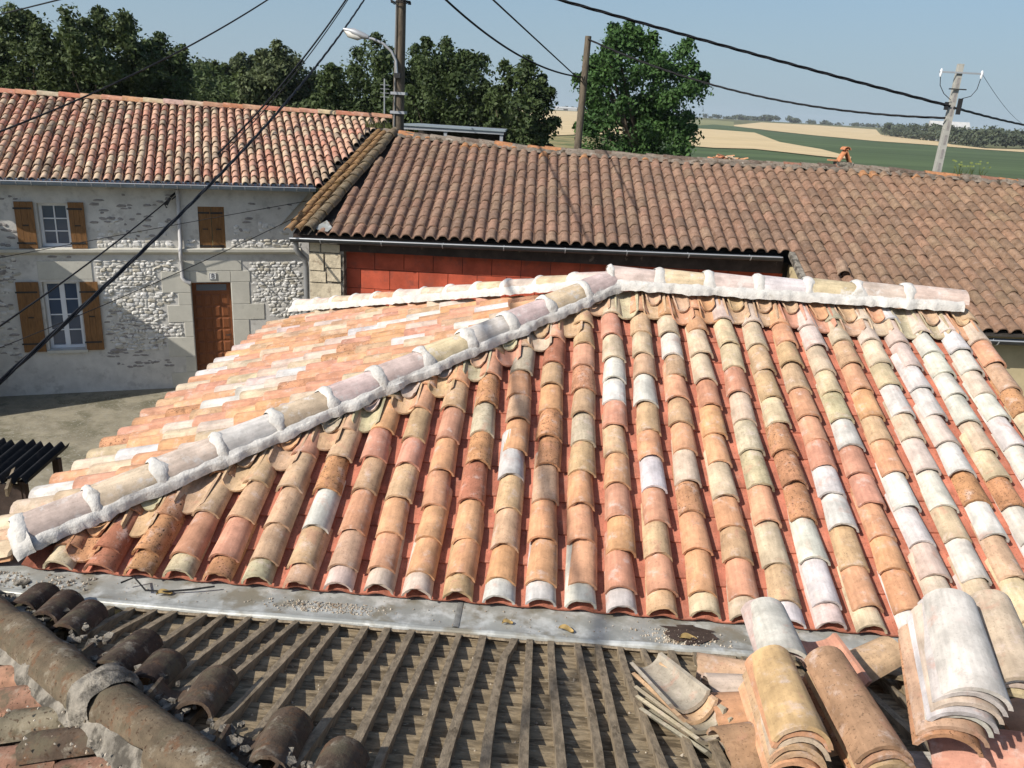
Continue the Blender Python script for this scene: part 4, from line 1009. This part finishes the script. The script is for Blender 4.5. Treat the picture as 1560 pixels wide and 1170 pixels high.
put('wall', MB().hexa([bw(1.0, .40, 0), bw(23, .40, 0), bw(23, 4.4, 0), bw(1.0, 4.4, 0)], [bw(1.0, .40, 3.2), bw(23, .40, 3.3), bw(23, 4.4, 4.3), bw(1.0, 4.4, 4.3)]).mesh('wall', M['underroof']), barn, W=Matrix())
put('wing_wall', MB().hexa([bw(10.3, -2.25, 0), bw(23, -2.25, 0), bw(23, .38, 0), bw(10.3, .38, 0)], [bw(10.3, -2.25, 2.62), bw(23, -2.25, 2.75), bw(23, .38, 3.2), bw(10.3, .38, 3.2)]).mesh('wing_wall', M['ochre']), barn, W=Matrix())
put('verge_mortar', MB().hexa([FBn.P(10.13, -2.75, -.09), FBn.P(10.24, -2.75, -.09), FBn.P(10.24, -.1, -.09), FBn.P(10.13, -.1, -.09)], [FBn.P(10.13, -2.75, .02), FBn.P(10.24, -2.75, .02), FBn.P(10.24, -.1, .02), FBn.P(10.13, -.1, .02)]).mesh('verge_mortar', M['oldmortar']), barn, W=Matrix())
for r_ in range(5):
    z0 = 3.02 - (r_ + 1)*.42; off = .3*(r_ % 2)
    for k in range(15):
        s0 = 1.02 + k*.62 - off; s1 = s0 + .608
        if s1 < 1.1 or s0 > 10.1: continue
        s0 = max(1.02, s0); s1 = min(10.2, s1)
        put('hollow_block', MB().hexa([bw(s0, .37, z0), bw(s1, .37, z0), bw(s1, .398, z0), bw(s0, .398, z0)], [bw(s0, .37, z0 + .408), bw(s1, .37, z0 + .408), bw(s1, .398, z0 + .408), bw(s0, .398, z0 + .408)]).mesh('hollow_block', M['redblock']), barn, W=Matrix())
for (s0, s1, z0, z1) in [(.30, .62, 2.55, 2.93), (.63, .98, 2.62, 2.93), (.30, .66, 2.30, 2.54), (.67, .98, 2.33, 2.61), (.30, .98, 1.75, 2.29), (.30, .7, 1.35, 1.74), (.71, .98, 1.35, 1.74), (.30, .98, .7, 1.34), (.30, .98, 0, .69), (.32, .55, 2.94, 3.14), (.56, .96, 2.94, 3.12)]:
    j = [random.uniform(-.012, .012) for _ in range(4)]
    put('pier_stone', MB().hexa([bw(s0+.01, .10+j[0], z0+.008), bw(s1-.01, .10+j[1], z0+.008), bw(s1, .45, z0), bw(s0, .45, z0)], [bw(s0+.012, .10+j[2], z1-.008), bw(s1-.012, .10+j[3], z1-.008), bw(s1, .45, z1), bw(s0, .45, z1)]).mesh('pier_stone', M['pier']), barn, W=Matrix())
put('eave_filler', MB().hexa([bw(-.02, .125, 3.12), bw(10.1, .215, 3.12), bw(10.1, .5, 3.12), bw(-.02, .5, 3.12)], [bw(-.02, .125, 3.29), bw(10.1, .215, 3.37), bw(10.1, .5, 3.4), bw(-.02, .5, 3.4)]).mesh('eave_filler', M['darkwood']), barn, W=Matrix())
put('pier_core', MB().hexa([bw(.305, .125, 0), bw(1.03, .125, 0), bw(1.03, .46, 0), bw(.305, .46, 0)], [bw(.305, .125, 3.14), bw(1.03, .125, 3.14), bw(1.03, .46, 3.14), bw(.305, .46, 3.14)]).mesh('pier_core', M['oldmortar']), barn, W=Matrix())
put('downpipe', MB().tube([bw(.06, .02, 3.22), bw(.06, .04, 2.98), bw(.12, .10, 2.86), bw(.20, .16, 2.76), bw(.22, .17, 2.6), bw(.22, .17, .1)], .05, 8).mesh('downpipe', M['greypipe'], 50), barn, W=Matrix())
# lifted tile and chimney on the brown roof
put('lifted_tile', canal_mesh('lifted_tile', M['brown'], w0=.26, w1=.22, h=.13, L=.42, seg=9, rng=random), broof, W=FBn.mat(11.0, -.98, .0, R(-3), -.1), color=(.28, .19, .13, .7))
chs = .72
ch = empty('small_chimney', 'small stone chimney capped by two leaning orange tiles on the brown ridge', 'chimney', tuple(FBn.P(12.45, btop(12.45) + .05, -.1)))
ch.scale = (chs,)*3; ch.matrix_basis = ch.matrix_basis @ Matrix.Identity(4); WM[ch] = WM[ch] @ Matrix.Scale(chs, 4)
put('chimney_base', MB().box((-.22, -.22, -.3), (.22, .22, .22)).mesh('chimney_base', M['oldmortar']), ch, local=Matrix())
for s in (-1, 1):
    Wt = Matrix.Translation((s*.17, -.18, .22)) @ Matrix.Rotation(s*R(-28), 4, 'Y') 
    put('cap_tile', MB().box((-.015, 0, 0), (.015, .36, .42)).mesh('cap_tile', M['tile']), ch, local=Wt, color=(.48, .20, .09, .4))
put('cap_tile', canal_mesh('cap_tile', M['tile'], w0=.2, w1=.18, h=.09, L=.42, rng=random), ch, local=Matrix.Translation((0, -.21, .56)), color=(.50, .20, .09, .3))
put('cap_tile', MB().box((-.42, -.12, .23), (-.2, .16, .27)).mesh('cap_tile', M['tile']), ch, local=Matrix(), color=(.46, .22, .11, .3))
# heap of orange tile rubble behind the ridge
cen = Vector((7.05, 19.6, 0)); b = MB()
b.add([(7.05 + 1.3*math.cos(2*math.pi*k/14), 19.6 + .9*math.sin(2*math.pi*k/14), 0) for k in range(14)] + [(7.05 + .5*math.cos(2*math.pi*k/14) , 19.6 + .35*math.sin(2*math.pi*k/14), 4.9) for k in range(14)] , [(k, (k+1) % 14, 14 + (k+1) % 14, 14 + k) for k in range(14)] + [tuple(range(14, 28))])
hs = empty('rubble_gable', 'top of an orange rubble gable wall showing over the brown ridge', 'wall', tuple(cen))
put('wall_core', b.mesh('wall_core', M['pier']), hs, W=Matrix())
for k in range(60):
    a = random.uniform(0, 6.28); r_ = random.uniform(0, 1)**.5
    p = Vector((7.05 + .85*r_*math.cos(a), 19.55 + .4*r_*math.sin(a), 5.10 - .20*r_ - random.uniform(0, .05)))
    c0 = random.choice([(.50, .27, .14, .3), (.52, .40, .27, .2), (.46, .19, .1, .3)])
    put('rubble_tile', tile_vars[0], hs, W=Matrix.Translation(p) @ Matrix.Rotation(random.uniform(0, 6.3), 4, 'Z') @ Matrix.Rotation(random.uniform(-.25, .25), 4, 'X') @ Matrix.Scale(.5, 4), color=c0)
# weeds on the ridge
for nm, lb, s, hh, n in (('ridge_weed', 'small yellow green weed growing on the brown ridge near the concrete pole', 15.35, .24, 26), ('ridge_weed', 'dry grass tuft where the mossy rake meets the ridge', .75, .22, 70)):
    b = MB(); base = FBn.P(s, btop(s), .06)
    for k in range(n):
        a = random.uniform(0, 6.28); l = hh*random.uniform(.4, 1); q = base + Vector((random.uniform(-.3, .3), random.uniform(-.1, .1), 0)); tip = q + Vector((math.cos(a)*l*.5, math.sin(a)*l*.5, l))
        b.add([q, q + Vector((.02, .01, 0)), tip], [(0, 1, 2)])
        if s > 5: b.add([tip, tip + Vector((.035, 0, .02)), tip + Vector((.02, .02, .04)), tip + Vector((-.02, .01, .025))], [(0, 1, 2, 3)])
    wd = put(nm, b.mesh(nm, M['leaf_weed'] if s > 5 else M['verge']), None, label=lb, cat='weed')

# ------------------------------------------------------------------ shed with the pale sheet roof
shed = empty('open_shed', 'open shed with a pale sheet metal roof below the dark trees', 'shed', (-1.0, 25.5, 0))
b = MB().hexa([(-2.62, 24.0, 5.27), (.75, 24.0, 5.25), (.62, 27.0, 5.22), (-2.52, 27.0, 5.24)], [(-2.62, 24.0, 5.33), (.75, 24.0, 5.31), (.62, 27.0, 5.28), (-2.52, 27.0, 5.30)])
put('roof_sheet', b.mesh('roof_sheet', M['shedroof']), shed, W=Matrix())
for x in (-2.55, -1.2, .62): put('post', MB().box((x - .05, 24.1, 0), (x + .05, 24.2, 5.25)).mesh('post', M['galv']), shed, W=Matrix())
put('back_wall', MB().box((-2.5, 26.7, 0), (.6, 26.8, 5.3)).mesh('back_wall', M['underroof']), shed, W=Matrix())
put('beam', MB().box((-2.6, 24.05, 5.16), (.7, 24.09, 5.25)).mesh('beam', M['galv']), shed, W=Matrix())

# ------------------------------------------------------------------ poles, lamp, aerial
p1 = empty('utility_pole', 'thick weathered pole carrying the street lamp at the end of the red roof', 'pole', (-1.96, 19.4, 0))
put('post', MB().tube([(0, 0, 0), (.10, 0, 5), (.15, 0, 8.5), (.17, 0, 9.9)], [.20, .16, .135, .125], 12).mesh('post', M['polewood'], 50), p1, local=Matrix())
put('cable_duct', MB().tube([(.02, -.17, 4.6), (.06, -.155, 8.8)], .018, 6).mesh('cable_duct', M['greypipe']), p1, local=Matrix())
for z in (5.72, 6.2):
    put('steel_band', MB().box((-.17 + z*.016, -.20, z - .035), (.22 + z*.016, .18, z + .035)).mesh('steel_band', M['galv']), p1, local=Matrix())
put('wire_coil', MB().tube([(.15 + .26*math.cos(k*.6), -.02 + .22*math.sin(k*.6), 8.42 + .04*math.sin(k*1.7)) for k in range(34)], .012, 5).mesh('wire_coil', M['cable']), p1, local=Matrix())
lamp = empty('street_lamp', 'curved arm street lamp with white bowl fixed to the thick pole', 'street lamp', (-1.89, 19.2, 7.0))
put('arm', MB().tube([(.03, 0, -.35), (.0, 0, 0), (-.12, 0, .22), (-.34, 0, .40), (-.62, 0, .50), (-.82, 0, .52)], .035, 8).mesh('arm', M['galv'], 50), lamp, local=Matrix())
put('lamp_head', MB().tube([(-.72, 0, .53), (-.86, 0, .56), (-1.12, 0, .64), (-1.38, 0, .70)], [.05, .085, .10, .03], 10).mesh('lamp_head', M['galv'], 50), lamp, local=Matrix())
put('lamp_bowl', MB().tube([(-.88, 0, .52), (-1.0, 0, .52), (-1.22, 0, .585), (-1.36, 0, .66)], [.03, .085, .095, .02], 10).mesh('lamp_bowl', M['lampglass'], 60), lamp, local=Matrix())
put('clamp', MB().box((-.03, -.06, -.42), (.12, .06, -.30)).mesh('clamp', M['iron']), lamp, local=Matrix())
p2 = empty('utility_pole', 'bare leaning wooden pole beside the bright green tree', 'pole', (3.01, 25, 0))
put('post', MB().tube([(0, 0, 0), (.1, 0, 4.5), (.185, 0, 8.3)], [.16, .13, .105], 10).mesh('post', M['polewood'], 50), p2, local=Matrix())
put('insulator_hook', MB().tube([(.15, 0, 7.0), (.15, -.2, 7.0), (.15, -.22, 7.08)], .02, 6).mesh('insulator_hook', M['iron']), p2, local=Matrix())
p3 = empty('utility_pole', 'pale concrete pole with crossarm standing before the green field', 'pole', (12.68, 20, 0))
W3 = lambda z: .12*z/7.63
b = MB().hexa([(-.125, -.11, 0), (.125, -.11, 0), (.125, .11, 0), (-.125, .11, 0)], [(-.065 + .12, -.07, 7.7), (.065 + .12, -.07, 7.7), (.065 + .12, .07, 7.7), (-.065 + .12, .07, 7.7)])
put('post', b.mesh('post', M['concrete']), p3, local=Matrix())
for k in range(8):
    z = 4.6 + k*.36; put('post_recess_shade', MB().box((W3(z) - .03, -.114 + z*.005, z), (W3(z) + .03, -.108 + z*.005, z + .24)).mesh('post_recess_shade', M['darkstone']), p3, local=Matrix())  # dark plates on the post face stand in for shaded recesses
put('crossarm', MB().box((-.42, -.12, 7.46), (.70, -.075, 7.50)).mesh('crossarm', M['galv']), p3, local=Matrix())
for x in (-.38, .66): put('insulator', MB().tube([(x, -.1, 7.36), (x, -.1, 7.42), (x, -.1, 7.50), (x, -.1, 7.56)], [.02, .035, .035, .018], 8).mesh('insulator', M['white'], 40), p3, local=Matrix())
put('bracket', MB().box((-.1, -.14, 7.06), (.34, -.10, 7.09)).box((-.12, -.14, 6.55), (-.03, -.08, 6.75)).box((.20, -.16, 6.45), (.30, -.1, 6.85)).mesh('bracket', M['iron']), p3, local=Matrix())
put('jumper_wire', MB().tube([(-.38, -.1, 7.4), (-.34, -.1, 7.15), (-.2, -.1, 6.95), (.0, -.12, 6.8)], .01, 5).tube([(.66, -.1, 7.4), (.62, -.1, 7.1), (.5, -.1, 6.92), (.28, -.12, 6.85)], .01, 5).mesh('jumper_wire', M['cable']), p3, local=Matrix())
ae = empty('aerial_mast', 'thin metal aerial mast standing left of the thick pole', 'aerial', (-2.66, 21.5, 0))
put('mast', MB().tube([(0, 0, 0), (0, 0, 6.6)], .02, 6).mesh('mast', M['galv']), ae, local=Matrix())
b = MB()
for k in range(4): b.bar((-.12, 0, 6.1 + k*.11), (.14, 0, 6.1 + k*.11), .012, .012)
put('aerial_rod', b.mesh('aerial_rod', M['galv']), ae, local=Matrix())

# ------------------------------------------------------------------ overhead cables
def cable(A, B, sag, r, label, ext=(0, 0), twist=0):
    A, B = Vector(A), Vector(B); n = 60 if not twist else int((B - A).length*9); root = []
    for k in range(n+1):
        t = -ext[0] + (1 + ext[0] + ext[1])*k/n; root.append(A + (B - A)*t - Vector((0, 0, 4*sag*t*(1-t))))
    b = MB()
    if twist:
        d = (B - A).normalized(); u = d.cross(Vector((0, 0, 1))).normalized(); w = u.cross(d)
        for s in range(twist):
            ph = 2*math.pi*s/twist
            b.tube([p + (u*math.cos(k*.55 + ph) + w*math.sin(k*.55 + ph))*r*.75 for k, p in enumerate(root)], r*.62, 5)
    else: b.tube(root, r, 6)
    m = b.mesh('overhead_cable', M['cable'], 60); return put('overhead_cable', m, None, label=label, cat='cable')
cable((-16.83, 26, 8.09), (-12.28, 22, 8.32), .0, .022, 'short cable crossing the top left corner of the sky', (.6, .9))
cable((-5.35, 8, 5.30), (-3.49, 14, 7.77), .13, .014, 'thin cable rising from the left edge across the red roof into the sky', (.4, .35))
cable((-5.01, 12.40, 3.99), (-3.14, 18.5, 8.16), .25, .020, 'cable dropping from the sky to the iron anchor on the stone house', (0, .15))
cable((-4.97, 12.36, 3.95), (-3.06, 18.5, 8.2), .30, .012, 'thinner twin of the cable running down to the iron anchor', (0, .15))
cable((-2.68, 3.5, 3.25), (-3.27, 19, 7.59), .27, .020, 'thickest black twisted cable sweeping across the stone house front', (.15, .4), 3)
cable((-4.36, 6, 3.05), (-5.08, 12.38, 3.91), .05, .013, 'knotted cable running down left from the iron anchor', (.4, 0))
cable((-7.69, 11, 2.86), (-2.61, 13.2, 3.96), -.01, .007, 'very thin wire slanting along the stone house above its string course', (.2, .1))
cable((-5.82, 8, 2.10), (-2.74, 12.9, 3.65), .06, .007, 'very thin wire passing over the front door of the stone house', (.3, .05))
cable((-.38, 17.5, 8.32), (3.08, 24.9, 7.06), .35, .026, 'sagging cable reaching the bare wooden pole from the sky', (.3, 0))
cable((1.03, 14, 7.98), (3.10, 24.9, 6.91), .0, .018, 'straight thin cable meeting the wooden pole below its top', (.5, 0))
cable((2.32, 18, 8.5), (12.70, 19.9, 6.65), .03, .030, 'long thick twisted cable descending right to the concrete pole', (.3, 0), 3)
cable((12.82, 19.9, 6.62), (17.84, 26, 6.36), .02, .026, 'twisted cable leaving the concrete pole towards the right edge', (0, 1.2), 3)
cable((3.20, 24.9, 8.20), (12.65, 19.9, 6.35), .52, .024, 'cable sagging from the wooden pole behind the green tree to the concrete pole', (0, 0), 3)
cable((13.34, 19.9, 7.49), (25.05, 40, 6.54), .15, .006, 'hair thin wire going right from the crossarm insulator', (0, .5))
cable((-1.8, 19.38, 9.76), (-3.2, -6, 9.77), .0, .022, 'cable overhead whose shadow falls across the relaid tiles', (0, .3), 3)

# ------------------------------------------------------------------ dark corrugated lean-to on the left
le = empty('lean_to_roof', 'small dark corrugated lean-to roof at the left edge below the tiles', 'shed', (-4.6, 5.3, 0))
def cf(a, b_):
    x = -6.3 + 2.82*a; y = 4.85 + .88*b_ + .03*math.sin(a*40)
    return WM[le].inverted() @ Vector((x, y, 1.60 + .045*math.sin(x*2*math.pi/.125) + .10*(1 - b_)*-1))
put('corrugated_sheet', grid_mesh('corrugated_sheet', M['corrug'], cf, 190, 3, 70), le, local=Matrix())
put('edge_board', MB().bar((-3.60, 4.62, 1.46), (-3.86, 5.2, 1.50), .03, .10).mesh('edge_board', M['wood']), le, W=Matrix())
for x, y in ((-3.62, 4.95), (-3.6, 5.62), (-6.1, 4.95), (-6.1, 5.62)): put('post', MB().box((x - .04, y - .04, 0), (x + .04, y + .04, 1.46)).mesh('post', M['darkwood']), le, W=Matrix())
put('side_wall', MB().box((-6.1, 4.90, 0), (-3.62, 4.94, 1.42)).mesh('side_wall', M['darkwood']), le, W=Matrix())

# ------------------------------------------------------------------ loose stacked tiles on the laths
def ray_frame(A, az_, slope):
    d = Vector((math.sin(az_)*math.cos(slope), math.cos(az_)*math.cos(slope), math.sin(slope)))
    u = d.cross(Vector((0, 0, 1))).normalized(); return Frame(A, u, d)
ORD = ['topmost', 'second from the top', 'third from the top', 'fourth from the top', 'fifth from the top', 'sixth from the top', 'lowest']
def stack(A, az_, slope, kinds, n, what, L=.46, w=.195, h=.074, step=.026, drift=(.0, .0), group=None, flip=False, fan=0., roll=0.):
    """A: near lip centre of the topmost tile (crown of the arch)"""
    fr = ray_frame(Vector(A), R(az_), R(slope))
    for k in range(n):
        kk = kinds[k % len(kinds)]
        me = canal_mesh('loose_tile', M['tile'], w0=w*random.uniform(.97, 1.03), w1=w*.84, h=h, L=L, seg=12, rng=random, jag=.0012, th=.016, flip=flip, A=74)
        W = fr.mat(drift[0]*k + random.uniform(-.006, .006), drift[1]*k + random.uniform(-.012, .012), (-h if not flip else 0) - k*step, R(0), random.uniform(-.03, .03) + fan*k, random.uniform(-.03, .03) + roll)
        nm = ORD[k] if k < n - 1 else 'lowest'
        put('loose_tile', me, None, W=W, color=tint(kk, .05), label=f'{COLN[kk]} clay tile, {nm} in the {what}', cat='roof tile', group=group)
COLN = dict(w='whitewashed', p='pinkish white', c='cream', g='greenish cream', t='tan', o='orange', s='salmon', r='dark red', b='speckled brown')
GS = 'loose tiles stacked on the laths'
PAL['o2'] = (.50, .325, .175, .2); COLN['o2'] = 'yellow orange'; PAL['t2'] = (.36, .215, .13, .5); COLN['t2'] = 'dusty brown'; PAL['k'] = (.34, .30, .235, .3); COLN['k'] = 'greyish'
stack((3.43, -1.54, 4.18), .3, -3, ['o2', 'o', 'c', 't', 't', 'o'], 6, 'left yellow-topped stack', group=GS, L=.47)
stack((3.70, -1.55, 4.14), -6, 2, ['t2', 't2', 't', 'b', 't2'], 5, 'brown middle stack', group=GS, drift=(.004, -.004), L=.50)
stack((3.995, -1.45, 4.32), 10, 11, ['w', 'w', 'p', 'w', 'w', 't', 'b'], 7, 'big white stack', group=GS, drift=(-.010, -.012), L=.48, w=.222)
stack((4.21, -1.33, 4.29), 11.5, 7, ['c', 'w', 'p', 'c'], 4, 'cream stack at the right edge', group=GS, L=.48)
stack((3.52, -1.0, 4.10), 3, -6, ['w', 'p'], 2, 'pair behind the yellow-topped stack', group=GS, L=.44, drift=(0, .02))
stack((3.80, -.92, 3.90), -6, 3, ['s'], 1, 'gap behind the brown stack', group=GS, L=.30, w=.24, flip=True)
stack((3.155, -1.13, 3.93), -20, -14, ['k', 't', 'k', 'g', 'k'], 5, 'tumbled heap of upturned tiles', group=GS, flip=True, L=.38, w=.18, h=.06, step=.024, drift=(.012, -.036), fan=.07, roll=-.22)
# tiles lying across under the stacks
def single(A, az_, slope, kk, label, flip=False, L=.45, w=.2, h=.08, roll=0):
    fr = ray_frame(Vector(A), R(az_), R(slope))
    put('loose_tile', canal_mesh('loose_tile', M['tile'], w0=w, w1=w*.85, h=h, L=L, seg=10, rng=random, jag=.004, flip=flip), None, W=fr.mat(0, 0, 0, 0, 0, roll), color=tint(kk), label=label, cat='roof tile', group=GS)
single((3.22, -1.38, 3.90), 75, 4, 't2', 'dusty brown tile lying crosswise at the foot of the yellow-topped stack', w=.22)
single((3.24, -1.12, 3.83), 80, 2, 'o', 'bright orange tile lying crosswise under the yellow-topped stack', w=.24)
single((3.28, -.86, 3.74), 84, 0, 'p', 'pinkish tile lying crosswise left of the yellow-topped stack', w=.2)
single((3.95, -1.28, 3.92), 96, 3, 's', 'salmon tile lying crosswise below the big white stack', w=.24, L=.6)
single((4.30, -1.1, 3.86), 70, 3, 'o', 'orange tile lying crosswise below the cream stack', w=.24, L=.5)
single((3.30, -.55, 3.62), 100, 3, 't', 'tan broken tile by the end of the zinc gutter', w=.18, L=.3)
single((3.86, -.62, 3.66), 60, 8, 't', 'tan tile half hidden behind the brown stack', w=.2, L=.4)
for k, (x0, y0, z0, x1, y1, z1) in enumerate([(3.70, -1.46, 3.93, 4.9, -1.42, 3.94), (3.72, -1.35, 3.90, 4.9, -1.27, 3.89), (3.70, -1.58, 3.965, 4.9, -1.60, 3.985)]):
    put('loose_plank', MB().bar((x0, y0, z0), (x1, y1, z1), .085, .025).mesh('loose_plank', M['plank']), None, label=['bleached plank under the big white stack, middle of three', 'bleached plank under the big white stack, farthest up the laths', 'bleached plank at the bottom right edge, nearest the viewer'][k], cat='plank', group='bleached planks under the stacks')
bb = MB().bar((3.75, -.32, 3.575), (4.75, -.55, 3.66), .16, .02, (0, .3, 1))
put('loose_board', bb.mesh('loose_board', M['board']), None, label='split grey brown board lying behind the tile stacks', cat='board')

# ------------------------------------------------------------------ litter on the zinc
def crumbs(x0, x1, y0, y1, n, zf_, smin=.004, smax=.012, cl=None):
    b = MB()
    for k in range(n):
        x = random.gauss((x0+x1)/2, (x1-x0)/4) if cl else random.uniform(x0, x1); y = random.uniform(y0, y1); s = random.uniform(smin, smax); z = zf_(x, y)
        q = [(x + s*random.uniform(.6, 1)*math.cos(a), y + s*random.uniform(.6, 1)*math.sin(a), z) for a in (0, 1.5, 3.1, 4.6)]
        b.add(q + [(x + random.uniform(-.3, .3)*s, y, z + s*1.1)], [(0, 1, 4), (1, 2, 4), (2, 3, 4), (3, 0, 4)])
    return b
zz = lambda x, y: 3.49
b = crumbs(1.2, 1.8, -.14, -.05, 420, zz, .002, .008, cl=1); b2 = crumbs(-.3, 5, -.18, .02, 260, zz, .002, .006); b.add(b2.v, b2.f)
b2 = crumbs(3.1, 3.5, -.2, -.05, 260, zz, .003, .012, cl=1); b.add(b2.v, b2.f); b2 = crumbs(-.55, .2, -.15, 0, 200, zz, .003, .014); b.add(b2.v, b2.f)
put('mortar_debris', b.mesh('mortar_debris', M['gravel']), None, kind='stuff')
b = crumbs(.6, 3.6, -1.8, -.3, 700, lambda x, y: 3.50 + (-.225 - y)*SB - .045, .003, .010)
put('dust_debris', b.mesh('dust_debris', M['gravel']), None, kind='stuff')
def dead_leaf(x, y, label, s=.035, rz=0.):
    m = grid_mesh('dead_leaf', M['deadleaf'], lambda a, b_: ((a - .5)*2*s, (b_ - .5)*s*1.1*(1 - (2*a - 1)**2)**.6, .006 + .012*(2*b_ - 1)**2 + .008*math.sin(a*5)), 10, 4)
    put('dead_leaf', m, None, W=Matrix.Translation((x, y, 3.492)) @ Matrix.Rotation(rz, 4, 'Z'), label=label, cat='dead leaf', group='dead leaves on the zinc')
dead_leaf(2.42, -.12, 'curled dead leaf on the zinc just right of the seam', .03, .3)
dead_leaf(2.72, -.14, 'long pale dead leaf on the zinc under the whitest eave tiles', .04, -.2)
dead_leaf(.62, -.10, 'yellowish dead leaf beside the bent wire at the left end of the zinc', .04, .4)
dead_leaf(3.34, -.13, 'brown leaf in the sooty patch at the right end of the zinc', .045, .1)
put('wire_offcut', MB().tube([(.38, -.08, 3.53), (.44, -.05, 3.55), (.52, -.10, 3.51), (.62, -.09, 3.505), (.75, -.06, 3.51), (.86, -.03, 3.52)], .005, 6).mesh('wire_offcut', M['cable'], 60), None, label='bent black wire offcut lying at the left end of the zinc', cat='wire')
put('soot_patch', grid_mesh('soot_patch', M['darkwood'], lambda a, b_: Vector((3.35 + .13*b_*math.cos(6.2832*a)*(1 + .9*nz(4*math.cos(6.2832*a), 4*math.sin(6.2832*a))), -.09 + .08*b_*math.sin(6.2832*a)*(1 + .5*nz(3*math.cos(6.2832*a), 3*math.sin(6.2832*a), 4)), 3.4985 + .004*nz(a*9, b_*6))), 28, 5), zg, W=Matrix())

# ------------------------------------------------------------------ summer haze over the plain
hz_ = NT('haze_air'); hz_.n.remove(hz_.b); pv = hz_.n.new('ShaderNodeVolumePrincipled'); pv.inputs['Color'].default_value = (.86, .92, 1, 1); pv.inputs['Density'].default_value = .00013; pv.inputs['Anisotropy'].default_value = 0
hz_.l.new(pv.outputs[0], hz_.out.inputs['Volume'])
put('haze', MB().box((-1900, -60, -1.2), (1900, 1900, 24)).mesh('haze', hz_.m), kind='stuff')
